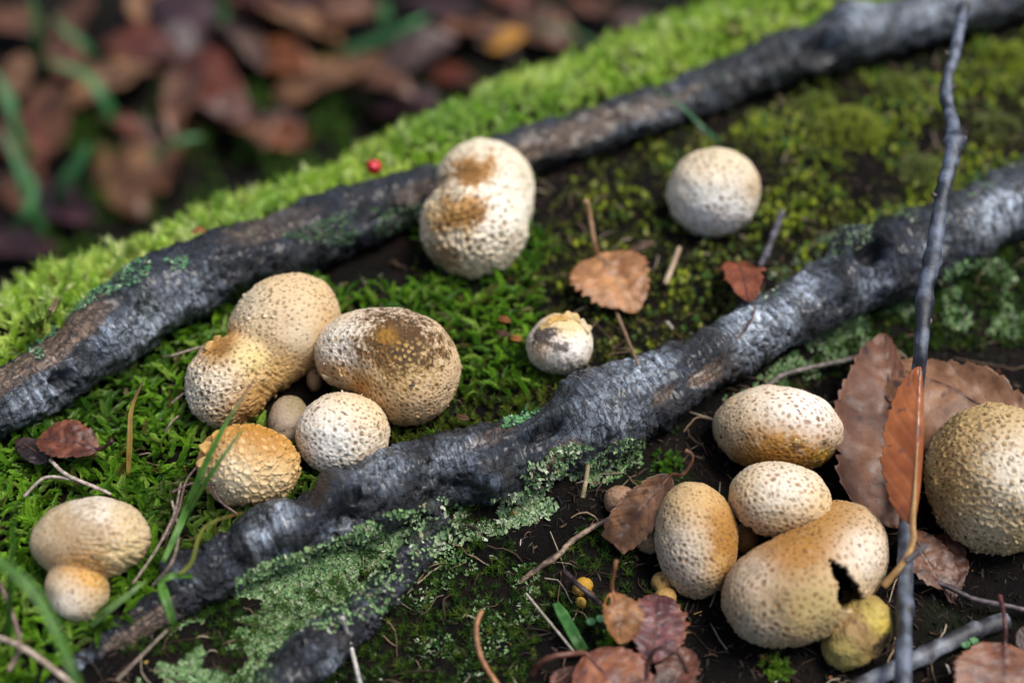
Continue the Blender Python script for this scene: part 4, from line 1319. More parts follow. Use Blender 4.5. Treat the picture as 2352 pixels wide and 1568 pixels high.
twig_thing("pine_needle", "fine brown needle hanging from the rounded brown leaf to the gnarled root", [(1414, 712, .003), (1440, 775, .006), (1465, 836, .005)], 7, (0.22, 0.13, 0.08), (0.34, 0.22, 0.14), cat="needle", rough=.04)
twig_thing("thin_twig", "dark knobbly twig behind the small red leaf", [(1745, 612, .004), (1765, 570, .007), (1780, 530, .007), (1795, 490, .005)], 15, (0.03, 0.026, 0.034), (0.16, 0.15, 0.19), nodes=[(.2, .6, .05), (.75, .3, .05)])
twig_thing("thin_twig", "fine reddish twig curving at the upper edge of the gnarled root", [(1668, 792, .003), (1700, 770, .004), (1725, 735, .004), (1735, 705, .003)], 6, (0.06, 0.03, 0.025), (0.16, 0.08, 0.06))
twig_thing("thin_twig", "dark short twig leaning over the yellow fungus button", [(1295, 1310, .004), (1325, 1340, .009), (1355, 1365, .009), (1378, 1385, .006)], 13, (0.02, 0.014, 0.018), (0.07, 0.045, 0.05))
twig_thing("straw", "flat pale grass stalk stub under the gnarled root by the green lichen tuft", [(1354, 1052, .012), (1346, 1100, .010), (1338, 1142, .008)], 11, (0.20, 0.16, 0.08), (0.34, 0.28, 0.16), cat="straw")
twig_thing("straw", "brown stalk in the moss at the left of the gnarled root's foot", [(0, 1340, .010), (25, 1400, .014), (45, 1480, .012), (20, 1540, .010)], 11, (0.12, 0.07, 0.06), (0.26, 0.17, 0.14), cat="straw")
twig_thing("straw", "thick pale dry stalk at the lower left of the feathery moss", [(-40, 1455, .012), (30, 1475, .016), (95, 1515, .016), (190, 1590, .012)], 14, (0.24, 0.17, 0.12), (0.50, 0.40, 0.32), cat="straw")
twig_thing("rootlet", "pale forked rootlet above the smooth cap-like earthball", [(55, 1140, .008), (100, 1098, .010), (150, 1098, .010), (200, 1110, .010), (255, 1135, .008)], 8, (0.26, 0.20, 0.17), (0.5, 0.42, 0.36), cat="root")
twig_thing("rootlet", "short pale rootlet crossing the forked one by the jagged red-brown leaf", [(115, 1055, .012), (150, 1088, .011), (210, 1115, .010), (245, 1130, .008)], 9, (0.30, 0.23, 0.19), (0.52, 0.43, 0.37), cat="root")
for (lab, seq) in (("purplish dry grass stem beside the ochre earthball, reaching over the moss", [(380, 1240, .008), (410, 1170, .012), (430, 1100, .014), (475, 1050, .014)]),
                   ("low purplish grass stem running level to the ochre earthball", [(395, 1130, .012), (440, 1110, .014), (500, 1112, .014)]),
                   ("bent brown grass stem hugging the ochre earthball", [(488, 1115, .014), (505, 1150, .010), (545, 1180, .006)])):
    twig_thing("dry_stem", lab, seq, 6, (0.09, 0.05, 0.045), (0.22, 0.14, 0.12), cat="straw", rough=.05)
for (lab, seq) in (("dry grey straw lying in the moss above the left jagged leaf", [(375, 820, .008), (400, 815, .010), (450, 800, .010), (500, 790, .008)]),
                   ("short grey straw chip in the moss beside the left cluster", [(395, 925, .008), (420, 905, .010), (440, 895, .008)]),
                   ("grey straw chip further down the moss beside the left cluster", [(380, 990, .008), (395, 968, .010), (410, 955, .008)]),
                   ("dry pale stems crossing at the foot of the smooth cap-like earthball", [(305, 1340, .010), (360, 1260, .012), (400, 1180, .012), (415, 1110, .012)]),
                   ("thin dry stem next to the crossing stems by the smooth earthball", [(350, 1345, .008), (395, 1290, .012), (410, 1220, .012), (395, 1150, .012)]),
                   ("pale straw lying along the side of the gnarled root's foot", [(270, 1560, .012), (330, 1500, .012), (385, 1445, .010)])):
    twig_thing("straw", lab, seq, 6, (0.16, 0.12, 0.09), (0.36, 0.29, 0.23), cat="straw", rough=.06)

# ------------------------------------------------------------------ grass blades
def blade(label, pts, w, c0, c1, group=None, tipc=None, cat="grass", flat=.35, blunt=False, n=28, name="grass_blade"):
    P = np.array(pts)
    A = catmull(P, n)
    T = np.gradient(A, axis=0)
    T /= np.linalg.norm(T, axis=1)[:, None]
    V_ = CAM - A
    S = np.cross(T, np.array([0.2, -0.45, 0.87]))
    S /= np.linalg.norm(S, axis=1)[:, None]
    Nn = np.cross(S, T)
    t = np.linspace(0, 1, n)
    wd = w * (np.minimum(1, .55 + 2.2 * t) * ((1 - t ** 2.2) ** .8 if not blunt else np.ones(n))) + w * .03
    cols = 5
    k = np.linspace(-1, 1, cols)
    X = A[:, None] + S[:, None] * (k[None, :, None] * wd[:, None, None] * .5) + Nn[:, None] * (np.abs(k)[None, :, None] * wd[:, None, None] * .5 * flat)
    c = mixc(c0, c1, sstep(-.3, .3, fbm(X * 300, 2)))
    c = c * (1 - .18 * (np.abs(k) < .2))[None, :, None]
    if tipc is not None:
        c = mixc(c, tipc, np.broadcast_to(sstep(.72, .95, t)[:, None], c.shape[:2]))
    b = A[0]
    o = mesh_obj(name, X.reshape(-1, 3) - b, grid_faces(n, cols), M_grass, col=c.reshape(-1, 3))
    o.location = b
    md = o.modifiers.new("thickness", 'SOLIDIFY')
    md.thickness = 0.00022
    return tag(o, label, cat, group)

GR0, GR1 = (0.05, 0.15, 0.02), (0.12, 0.28, 0.045)
def gb(label, seq, wpx, c0=GR0, c1=GR1, **kw):
    P = pts_of(seq)
    return blade(label, P, wpx * pxs(P[len(P) // 2]), c0, c1, **kw)
gb("long green grass blade with a brown tip slanting across the two-lobed and ochre earthballs", [(375, 1290, .006), (420, 1190, .016), (465, 1080, .030), (520, 970, .040), (592, 858, .046)], 16, tipc=(0.20, 0.09, 0.05))
gb("shorter green grass blade slanting in front of the ochre earthball", [(410, 1230, .006), (440, 1160, .020), (490, 1080, .034), (560, 980, .040)], 14)
gb("thin brown grass blade standing upright in the moss left of the left cluster", [(294, 1092, .006), (298, 1010, .014), (302, 940, .020), (332, 866, .026)], 12, (0.26, 0.16, 0.03), (0.34, 0.22, 0.05), tipc=(0.14, 0.07, 0.06))
gb("green grass blade bending down over the foot of the gnarled root", [(368, 1335, .010), (380, 1375, .018), (395, 1420, .016), (404, 1442, .012)], 22)
gb("small green grass blade pointing right above the foot of the gnarled root", [(366, 1336, .010), (395, 1322, .018), (430, 1322, .016), (462, 1330, .012)], 14)
gb("pale green grass blade lying across the moss by the small warty lobe", [(205, 1440, .006), (250, 1400, .012), (300, 1360, .014), (340, 1330, .012)], 16, (0.10, 0.20, 0.05), (0.20, 0.32, 0.10))
gb("yellowish grass blade reaching right from the crossing stems", [(410, 1320 - 1, .008), (440, 1190 + 100, .012), (470, 1210, .014), (560, 1175, .012)], 9, (0.20, 0.24, 0.04), (0.3, 0.3, 0.06), tipc=(0.3, 0.15, 0.05))
gb("broad cut green grass blade lying on the dark soil", [(1276, 1384, .004), (1300, 1425, .006), (1322, 1465, .006), (1340, 1496, .004)], 26, (0.045, 0.15, 0.03), (0.10, 0.27, 0.07), blunt=True)
gb("young green grass blade upright on the left end of the upper root", [(98, 758, .004), (88, 710, .012), (80, 650, .020), (76, 588, .026)], 11, (0.14, 0.24, 0.03), (0.22, 0.34, 0.05))
gb("second young grass blade beside the upright one on the upper root", [(100, 758, .004), (95, 700, .012), (92, 640, .020), (96, 598, .024)], 8, (0.14, 0.24, 0.03), (0.22, 0.34, 0.05))
gb("young grass blade leaning left from the upper root", [(96, 756, .004), (70, 722, .012), (35, 690, .018), (-20, 655, .022)], 12, (0.12, 0.22, 0.03), (0.2, 0.32, 0.05))
gb("dry brown grass stalk leaning over the left end of the upper root", [(106, 745, .004), (130, 690, .014), (175, 620, .022), (232, 548, .030)], 8, (0.20, 0.13, 0.08), (0.34, 0.24, 0.15))
# close to the lens, soft
blade("blurred green grass blade rising close by at the lower left", [at(-30, 1265, .070), at(60, 1340, .066), at(120, 1430, .060), at(190, 1600, .05), at(230, 1680, .0)], 19 * .00014, GR0, GR1)
blade("blurred dark green blade standing at the left edge of the smooth earthball", [at(15, 1500, .0), at(22, 1380, .025), at(28, 1260, .045), at(35, 1150, .060)], 12 * .00014, GR0, (0.09, 0.22, 0.04))
gb("dark green grass blade beside the tall round pale earthball's upper root", [(1655, 330, .004), (1610, 290, .012), (1565, 245, .018), (1500, 205, .024)], 12, (0.02, 0.09, 0.04), (0.05, 0.16, 0.06))
BGL = "blurred green grass blade arching over the leaf litter behind the bank"
for (seq, wpx) in (([(95, 420, 0), (60, 340, .03), (25, 260, .05), (-10, 180, .06)], 30), ([(110, 560, 0), (70, 460, .03), (35, 360, .05), (0, 290, .06)], 34), ([(130, 500, 0), (145, 430, .03), (190, 360, .05), (200, 330, .055)], 40),
                   ([(200, 520, 0), (185, 450, .02), (190, 390, .04), (195, 350, .05)], 30), ([(300, 420, 0), (360, 360, .02), (410, 325, .04), (470, 312, .04)], 34), ([(85, 180, 0), (90, 120, .03), (85, 60, .05), (70, -20, .07)], 40),
                   ([(280, 320, 0), (240, 230, .03), (190, 170, .04), (100, 140, .05)], 34), ([(500, 80, 0), (510, 40, .03), (505, 10, .04), (500, -40, .06)], 44), ([(880, 100, 0), (885, 50, .03), (880, 10, .04), (875, -40, .06)], 40),
                   ([(760, 130, 0), (840, 105, .02), (940, 60, .04), (990, 30, .04)], 32), ([(1180, 70, 0), (1250, 65, .02), (1320, 75, .03), (1390, 120, .02)], 16), ([(40, 330, 0), (30, 260, .03), (10, 200, .04), (-30, 150, .05)], 30),
                   ([(230, 160, 0), (200, 110, .03), (150, 70, .04), (120, 30, .05)], 24), ([(20, 560, 0), (50, 500, .03), (80, 440, .04), (60, 380, .05)], 26)):
    gb(BGL, seq, wpx * .8, (0.04, 0.17, 0.06), (0.10, 0.30, 0.10), group="grass blades in the leaf litter", n=16)

# ------------------------------------------------------------------ leaves
def leaf(name, label, base, tip, half, hb=.004, ht=.004, c0=(0.22, 0.12, 0.06), c1=(0.34, 0.20, 0.10), veinc=None, shape=.35, pw=.8, teeth=16, tamp=.12, fold=.15, kL=0.0, kR=0.0, t0=0.0, bend=0.05, twist=0.0,
         crumple=.05, roll=0.0, spots=.0, spotc=(0.03, 0.02, 0.02), stalk=None, stalkc=((0.10, 0.05, 0.03), (0.2, 0.1, 0.06)), sw=5, group=None, res=(64, 25), mat=None, seed=0, lob=0.0, nv=7, edgec=None, B=None, T=None, cut=(0.0, 1.0), half_r=None, bite=()):
    if name != "litter_leaf":
        c0, c1 = np.array(c0) * np.array([.74, .57, .42]), np.array(c1) * np.array([.86, .67, .49])
    B = pt(base[0], base[1], hb) if B is None else B
    T = pt(tip[0], tip[1], ht) if T is None else T
    ax = T - B
    L = np.linalg.norm(ax)
    ax = ax / L
    side = np.cross(ax, [0, 0, 1.0])
    side /= np.linalg.norm(side)
    nrm = np.cross(side, ax)
    cr, sr = math.cos(math.radians(roll)), math.sin(math.radians(roll))
    side, nrm = side * cr + nrm * sr, nrm * cr - side * sr
    ns, nt = res
    s = np.linspace(cut[0], cut[1], ns)
    hL = half * pxs(B)
    hR = (half_r if half_r is not None else half) * pxs(B)
    e = math.log(.5) / math.log(shape)
    w = np.sin(math.pi * np.clip(s, .002, .998) ** e) ** pw
    saw = (s * teeth) % 1.0
    saw2 = (s * teeth * 3) % 1.0
    notch = tamp * (.75 * (1 - saw) + .3 * (1 - saw2)) * (s < .97)
    if lob:
        notch = notch + lob * (np.cos(s * math.pi * 2 * 4) * .5 + .5) * (s > .1)
    r = np.random.default_rng(900 + seed)
    rag = fbm(np.stack([s * 5, s * 0 + seed, s * 0], -1), 3)
    notch = notch * (1 + 1.2 * rag) + .16 * np.clip(rag, 0, 1)
    m = nt // 2
    tt = np.linspace(0, 1, m + 1)
    X = np.zeros((ns, nt)); Y = np.zeros((ns, nt)); Z = np.zeros((ns, nt)); TT = np.zeros((ns, nt))
    for sg, k, hh in ((-1, kL, hL), (1, kR, hR)):
        arc = tt[None, :] * w[:, None] * hh * (1 - notch[:, None] * tt[None, :] ** 5)
        ang = fold + k * np.clip((tt - t0) / max(1e-3, 1 - t0), 0, 1)[None, :] + 0 * arc
        da = np.diff(arc, axis=1)
        y = np.concatenate([np.zeros((ns, 1)), np.cumsum(np.cos(ang[:, 1:]) * da, 1)], 1)
        z = np.concatenate([np.zeros((ns, 1)), np.cumsum(np.sin(ang[:, 1:]) * da, 1)], 1)
        idx = m + sg * np.arange(m + 1)
        Y[:, idx] = sg * y
        Z[:, idx] = z
        TT[:, idx] = sg * tt[None]
        X[:, idx] = s[:, None] * L + 0.10 * arc
    Z = Z + bend * L * 4 * (s * (1 - s))[:, None]
    if twist:
        a = np.radians(twist) * (s - .3)[:, None]
        Y, Z = Y * np.cos(a) - Z * np.sin(a), Y * np.sin(a) + Z * np.cos(a)
    q = np.stack([X / L, Y / L, np.full_like(X, seed * 1.3)], -1)
    Z = Z + crumple * L * (1.3 * fbm(q * 2.6, 3) + .35 * fbm(q * 9 + 5, 2))
    vp = ((s[:, None] - .26 * np.abs(TT)) * nv) % 1.0
    vein = np.exp(-((vp - .5) / .06) ** 2) * (np.abs(TT) < .93)
    mid = np.exp(-(TT / .05) ** 2)
    Z = Z - .00022 * vein * (L / .04) + .0003 * mid
    P = B + X[..., None] * ax + Y[..., None] * side + Z[..., None] * nrm
    n1 = fbm(q * 4 + 3, 4)
    c = mixc(c0, c1, sstep(-.3, .35, n1))
    c = mixc(c, c * .45, .7 * sstep(.12, .45, fbm(q * 2.3 + 51, 3)))
    vc_ = veinc if veinc is not None else np.array(c0) * .55
    c = mixc(c, vc_, np.clip(.75 * vein + .9 * mid, 0, 1) * .85)
    if edgec is not None:
        c = mixc(c, edgec, sstep(.6, 1.0, np.abs(TT) + .5 * n1))
    if spots:
        sp = fbm(q * 13 + 9, 2)
        c = mixc(c, spotc, sstep(.42 - spots * .4, .52 - spots * .35, sp) * .85)
    o = empty(name, B)
    F = grid_faces(ns, nt)
    if bite:
        keep = np.ones(len(F), bool)
        fc = np.stack([np.broadcast_to(s[:, None], TT.shape), TT], -1).reshape(-1, 2)[F].mean(1)
        for (bs, bt, br) in bite:
            keep &= ((fc[:, 0] - bs) ** 2 + ((fc[:, 1] - bt) * .5) ** 2) > br ** 2
        F = F[keep]
    b = mesh_obj("blade", P.reshape(-1, 3) - B, F, mat or M_leaf, o, c.reshape(-1, 3))
    md = b.modifiers.new("thickness", 'SOLIDIFY')
    md.thickness = 0.00025
    md.offset = 0
    if stalk:
        SPt = [B + ax * (.5 * L)] + [B + ax * L * .22] + [B] + pts_of(stalk)
        # the midrib runs on into the stalk
        zz = np.interp([.5, .22, 0], s, Z[:, m])
        SPt[0] = SPt[0] + nrm * zz[0]
        SPt[1] = SPt[1] + nrm * zz[1]
        SPt[2] = SPt[2] + nrm * zz[2]
        rr = .5 * sw * pxs(B)
        tube("stalk", [p - B for p in SPt], [rr * .3, rr * .6] + [rr] * (len(SPt) - 3) + [rr * 1.25], M_leaf, stalkc[0], stalkc[1], o, ns=8, rough=.03, n=9 * len(SPt))
    else:
        zz = Z[:, m]
        ks = np.linspace(0, ns - 1, 7).astype(int)
        tube("midrib", [P[k_, m] - B + nrm * .00005 for k_ in ks], [.5 * sw * pxs(B) * (1 - .12 * j) for j in range(7)], M_leaf, stalkc[0], stalkc[1], o, ns=6, rough=.02, n=30)
    return tag(o, label, "leaf", group)

# rounded brown leaf in the middle
leaf("birch_leaf", "rounded light brown leaf with a raised stalk lying between the tall and the lone earthballs", (1374, 582), (1462, 716), 80, .008, .004, (0.40, 0.23, 0.12), (0.60, 0.38, 0.21), veinc=(0.36, 0.21, 0.11), shape=.40, pw=.62, teeth=10, tamp=.17, fold=.10, bend=.12, crumple=.09,
     spots=.25, spotc=(0.14, 0.09, 0.07), stalk=[(1366, 560, .014), (1357, 510, .020), (1350, 468, .026), (1342, 462, .027)], stalkc=((0.30, 0.17, 0.09), (0.44, 0.26, 0.14)), sw=11, seed=1, edgec=(0.30, 0.13, 0.05), half_r=122)
leaf("maple_leaf", "small red-brown jagged leaf on the soil above the gnarled root", (1688, 602), (1722, 694), 58, .005, .003, (0.20, 0.065, 0.035), (0.32, 0.11, 0.06), shape=.42, pw=.7, teeth=5, tamp=.35, fold=.08, bend=.06, crumple=.06, spots=.2, lob=.25, seed=2)
leaf("birch_leaf", "jagged red-brown leaf lying in the feathery moss by the left end of the upper root", (226, 1032), (86, 1008), 62, .012, .012, (0.12, 0.045, 0.03), (0.24, 0.095, 0.055), shape=.45, pw=.6, teeth=9, tamp=.22, fold=.18, bend=.08, crumple=.06, spots=.2,
     stalk=[(240, 1026, .014), (258, 1012, .018)], stalkc=((0.05, 0.02, 0.02), (0.10, 0.04, 0.03)), sw=9, seed=3, veinc=(0.07, 0.025, 0.02))
leaf("birch_leaf", "dark purple-grey leaf half under the jagged red-brown leaf", (110, 1060), (38, 1010), 34, .009, .008, (0.03, 0.025, 0.035), (0.08, 0.065, 0.085), teeth=9, tamp=.15, seed=4)
leaf("narrow_leaf", "narrow dark brown folded leaf with a curled stalk leaning on the pitted earthball", (1540, 1092), (1398, 1262), 60, .016, .004, (0.12, 0.07, 0.045), (0.24, 0.155, 0.105), shape=.55, pw=.36, teeth=12, tamp=.14, fold=.45, bend=.04, crumple=.03, cut=(0.0, .93), spots=.38, spotc=(0.05, 0.03, 0.025),
     stalk=[(1565, 1090, .020), (1585, 1068, .024), (1590, 1045, .027), (1574, 1034, .028)], stalkc=((0.10, 0.04, 0.025), (0.2, 0.09, 0.05)), sw=9, roll=18, seed=5)
leaf("birch_leaf", "curled tan leaf with a short upright stalk lying on the purple leaves", (1407, 1358), (1428, 1478), 66, .016, .012, (0.28, 0.15, 0.07), (0.42, 0.26, 0.14), shape=.52, pw=.6, teeth=9, tamp=.24, fold=.25, kL=-.3, kR=.9, bend=.18, crumple=.06, spots=.15, half_r=58,
     stalk=[(1406, 1335, .020), (1412, 1305, .026), (1416, 1286, .028)], stalkc=((0.26, 0.11, 0.05), (0.38, 0.18, 0.08)), sw=9, seed=6, veinc=(0.2, 0.10, 0.05), bite=[(.2, .5, .10)])
leaf("birch_leaf", "purple-brown jagged leaf with dark spots behind the curled tan leaf", (1500, 1520), (1515, 1365), 82, .009, .008, (0.13, 0.06, 0.085), (0.25, 0.12, 0.16), shape=.48, pw=.55, teeth=7, tamp=.26, fold=.08, bend=.06, crumple=.06, spots=.34, spotc=(0.045, 0.025, 0.045), seed=7, edgec=(0.22, 0.08, 0.04))
leaf("birch_leaf", "spotted orange and purple leaf with an arched stalk at the bottom edge", (1345, 1502), (1470, 1640), 100, .010, .008, (0.20, 0.085, 0.06), (0.42, 0.20, 0.11), shape=.45, pw=.5, teeth=10, tamp=.14, fold=.05, bend=.05, crumple=.05, spots=.38, spotc=(0.08, 0.04, 0.06),
     stalk=[(1318, 1500, .013), (1275, 1506, .014), (1243, 1520, .011), (1222, 1548, .004)], stalkc=((0.10, 0.035, 0.025), (0.22, 0.09, 0.06)), sw=13, seed=8, edgec=(0.26, 0.10, 0.06), veinc=(0.18, 0.07, 0.07))
leaf("birch_leaf", "dull brown leaf with a looping stalk at the bottom beside the spotted leaf", (1485, 1560), (1450, 1720), 70, .014, .010, (0.11, 0.06, 0.06), (0.2, 0.11, 0.09), shape=.5, pw=.6, teeth=8, tamp=.18, spots=.25, stalk=[(1488, 1520, .020), (1510, 1488, .026), (1545, 1490, .026), (1566, 1515, .020), (1578, 1540, .012)], stalkc=((0.09, 0.04, 0.035), (0.2, 0.1, 0.08)), sw=12, seed=9)
leaf("birch_leaf", "dark jagged leaf right of the looping stalk", (1520, 1620), (1582, 1490), 60, .004, .005, (0.09, 0.045, 0.04), (0.2, 0.10, 0.085), shape=.45, pw=.55, teeth=6, tamp=.3, spots=.3, seed=10)
# large leaf beside the big ball
leaf("large_leaf", "large pale brown toothed leaf with dark veins under the upright twig and the big ball", (2450, 1050), (2040, 835), 190, .018, .014, (0.24, 0.145, 0.095), (0.38, 0.25, 0.175), shape=.48, pw=.55, teeth=11, tamp=.16, fold=.12, kL=-.5, kR=.5, bend=.05, crumple=.06, spots=.22, spotc=(0.05, 0.03, 0.03), seed=11, veinc=(0.10, 0.05, 0.035), nv=9, sw=8, stalkc=((0.07, 0.035, 0.03), (0.12, 0.06, 0.045)), half_r=95)
leaf("large_leaf", "large purple-brown toothed leaf half between the head of the right cluster and the orange leaf", (2056, 1215), (2034, 765), 172, .007, .014, (0.16, 0.085, 0.06), (0.28, 0.165, 0.125), shape=.32, pw=.62, teeth=15, tamp=.12, fold=.08, kL=.5, kR=.3, bend=.04, crumple=.06, spots=.26, spotc=(0.04, 0.02, 0.02), seed=12, veinc=(0.09, 0.045, 0.035), nv=9, sw=6, half_r=70, stalkc=((0.07, 0.035, 0.03), (0.12, 0.06, 0.045)))
leaf("large_leaf", "dark purple-brown sheet added as the fold shadow under the large pale leaf by the big ball", (2380, 1075), (2150, 975), 75, .006, .006, (0.07, 0.04, 0.045), (0.15, 0.09, 0.09), teeth=9, tamp=.14, seed=13, spots=.2)  # added leaf shape whose dark colour stands in for the large leaf's fold shadow
# orange leaf hugging the twig
ob_, ot_ = pt(2096, 1205, .028), at(2114, 842, .039)
leaf("curled_leaf", "glossy orange-brown leaf curled round the upright twig with a long bent stalk", None, None, 88, c0=(0.36, 0.12, 0.04), c1=(0.54, 0.22, 0.085), B=ob_, T=ot_, shape=.45, pw=.6, teeth=13, tamp=.14, fold=-.15, kL=-.25, kR=-2.9, t0=0.0, bend=.04, crumple=.015, roll=6, spots=.12, spotc=(0.18, 0.07, 0.04),
     half_r=60, stalk=[(2098, 1235, .026), (2085, 1275, .024), (2060, 1310, .020), (2030, 1345, .016)], stalkc=((0.40, 0.22, 0.08), (0.52, 0.32, 0.13)), sw=15, mat=M_gloss, seed=14, veinc=(0.30, 0.12, 0.05), res=(72, 33))
leaf("birch_leaf", "brown scalloped leaf lying behind the upright twig below the big ball", (2080, 1215), (2170, 1350), 60, .008, .006, (0.13, 0.07, 0.055), (0.25, 0.15, 0.12), shape=.5, pw=.5, teeth=8, tamp=.16, fold=.1, bend=.06, seed=15, spots=.15)
leaf("birch_leaf", "thin dark leaf under the scalloped one behind the twig", (2170, 1225), (2185, 1385), 48, .004, .003, (0.075, 0.035, 0.03), (0.15, 0.075, 0.055), teeth=10, tamp=.08, seed=16)
leaf("birch_leaf", "brown leaf with a dark red stalk at the bottom right beneath the thick twig", (2308, 1475), (2290, 1690), 120, .010, .006, (0.15, 0.065, 0.045), (0.26, 0.13, 0.085), shape=.42, pw=.6, teeth=14, tamp=.10, fold=.12, bend=.05, stalk=[(2309, 1440, .014), (2304, 1400, .014), (2296, 1368, .012)], stalkc=((0.07, 0.025, 0.025), (0.16, 0.06, 0.055)), sw=10, seed=17)
leaf("birch_leaf", "small dark leaf scrap at the right edge of the thick twig", (2345, 1440), (2390, 1520), 40, .008, .004, (0.05, 0.035, 0.04), (0.11, 0.08, 0.085), seed=18)
leaf("birch_leaf", "small dark red leaf scrap on the soil left of the looping stalk", (1265, 1575), (1330, 1530), 26, .003, .004, (0.09, 0.03, 0.02), (0.18, 0.07, 0.045), teeth=6, tamp=.25, seed=19)
leaf("bark_flake", "grey upturned leaf scrap on the plateau right of the rounded brown leaf", (1450, 572), (1508, 558), 14, .004, .008, (0.16, 0.13, 0.12), (0.30, 0.26, 0.25), teeth=5, seed=20)

# leaf litter behind the bank
LIT = {
    "tan": ((0.24, 0.15, 0.09), (0.40, 0.27, 0.17), "tan dead leaf in the litter behind the mossy bank"),
    "brown": ((0.14, 0.07, 0.045), (0.25, 0.135, 0.08), "mid-brown dead leaf in the litter behind the mossy bank"),
    "red": ((0.12, 0.035, 0.025), (0.22, 0.075, 0.05), "dark red-brown dead leaf in the litter behind the mossy bank"),
    "purple": ((0.040, 0.018, 0.035), (0.085, 0.035, 0.065), "dark purple dead leaf in the litter behind the mossy bank"),
    "grey": ((0.13, 0.11, 0.13), (0.26, 0.22, 0.25), "lilac-grey dead leaf in the litter behind the mossy bank"),
    "rust": ((0.24, 0.09, 0.035), (0.38, 0.16, 0.06), "rust-orange dead leaf in the litter behind the mossy bank"),
}
def litter(kind, u, v, size, ang, w=.38, roll=None, h=.008, seed=0):
    c0, c1, lab = LIT[kind]
    c0, c1 = np.array(c0) * np.array([.46, .34, .26]), np.array(c1) * np.array([.74, .56, .42])
    lab = ("large " if size >= 170 else "small " if size <= 125 else "") + lab
    a = math.radians(ang)
    du, dv = math.cos(a) * size * .5, math.sin(a) * size * .5
    r = np.random.default_rng(seed + 3000)
    leaf("litter_leaf", lab, (u - du, v - dv), (u + du, v + dv), size * w, h + r.uniform(0, .006), h + r.uniform(-.002, .012), c0, c1, shape=r.uniform(.38, .5), pw=.6, teeth=9, tamp=.1, fold=r.uniform(-.1, .4), kL=r.uniform(-.4, .6), kR=r.uniform(-.4, .6), bend=r.uniform(-.03, .15), crumple=.09,
         roll=r.uniform(-25, 25) if roll is None else roll, res=(26, 11), seed=seed + 60, group=lab.split(" dead")[0] + " leaves of the litter behind the bank", spots=.1)
manual = [("purple", 430, 50, 230, 80), ("red", 320, 115, 170, 10), ("tan", 660, 55, 250, 20), ("tan", 255, 205, 230, -25), ("red", 480, 205, 200, 40), ("brown", 440, 240, 170, 120), ("tan", 745, 185, 250, -25), ("rust", 640, 140, 150, 15),
          ("grey", 965, 130, 190, -30), ("tan", 870, 150, 160, 10), ("red", 1030, 165, 130, 25), ("brown", 1090, 60, 180, 15), ("brown", 1250, 75, 160, 20), ("tan", 290, 395, 210, 70), ("brown", 420, 375, 160, -60), ("grey", 640, 280, 110, 0), ("rust", 650, 312, 120, 15),
          ("grey", 570, 110, 140, 50), ("purple", 40, 560, 180, 10), ("purple", 930, 250, 170, -10), ("brown", 120, 280, 160, 80), ("grey", 330, 330, 120, 90), ("red", 60, 330, 150, 60), ("brown", 790, 40, 180, -10), ("purple", 700, 10, 150, 0), ("tan", 340, 20, 120, 60),
          ("brown", 180, 60, 150, 100), ("purple", 1020, 20, 190, 10), ("brown", 60, 440, 150, 50), ("red", 1180, 20, 140, 30), ("brown", 560, 320, 120, 20), ("grey", 1130, 100, 120, 30), ("red", 270, 300, 120, 30), ("brown", 30, 60, 150, 20), ("brown", 150, 140, 120, 70), ("purple", 520, 260, 150, 10), ("brown", 870, 220, 160, 5), ("purple", 150, 470, 150, 30),
          ("tan", 30, 180, 120, 110), ("red", 590, 20, 130, 40), ("brown", 1360, 15, 120, 10), ("grey", 1460, 50, 110, -10)]
for k_, (kd, u, v, sz, an) in enumerate(manual):
    litter(kd, u, v, sz, an, seed=k_)
leaf("litter_leaf", "bright orange-yellow dead leaf in the litter behind the mossy bank", (1120, 110), (1215, 75), 36, .012, .014, (0.42, 0.19, 0.02), (0.58, 0.30, 0.04), res=(26, 11), seed=140, fold=.1)
leaf("birch_leaf", "light brown leaf resting on the bright moss of the bank", (1612, -5), (1690, 95), 56, .010, .010, (0.28, 0.17, 0.10), (0.42, 0.27, 0.17), res=(40, 15), seed=141, fold=.2, teeth=8, tamp=.15)
leaf("leaf_scrap", "tiny orange leaf scrap on the moss bank beside the upper root", (440, 532), (475, 530), 10, .010, .010, (0.5, 0.2, 0.09), (0.6, 0.28, 0.14), res=(16, 9), seed=142)
for (lab, u, v, c) in (("small orange leaf scrap in the moss below the tall earthball", 1160, 735, (0.42, 0.18, 0.06)), ("orange petal-like scrap in the moss near the small white earthball", 1187, 778, (0.55, 0.26, 0.06)), ("small purple-brown bud scale in the moss near the stained earthball", 1158, 770 - 3, (0.10, 0.05, 0.06)),
                       ("grey-brown leaf scrap stuck in the moss beside the stained earthball", 1065, 960, (0.16, 0.12, 0.08)), ("small orange scrap by the wrinkled ochre earthball", 1582, 1325 - 60 + 8, (0.4, 0.18, 0.05)), ("rusty leaf scrap on the soil by the crooked rootlet", 1355, 1370 - 5, (0.3, 0.13, 0.06))):
    leaf("leaf_scrap", lab, (u - 14, v - 5), (u + 14, v + 6), 11, .007, .008, np.array(c) * .7, c, res=(16, 9), seed=int(u), teeth=4, tamp=.2)

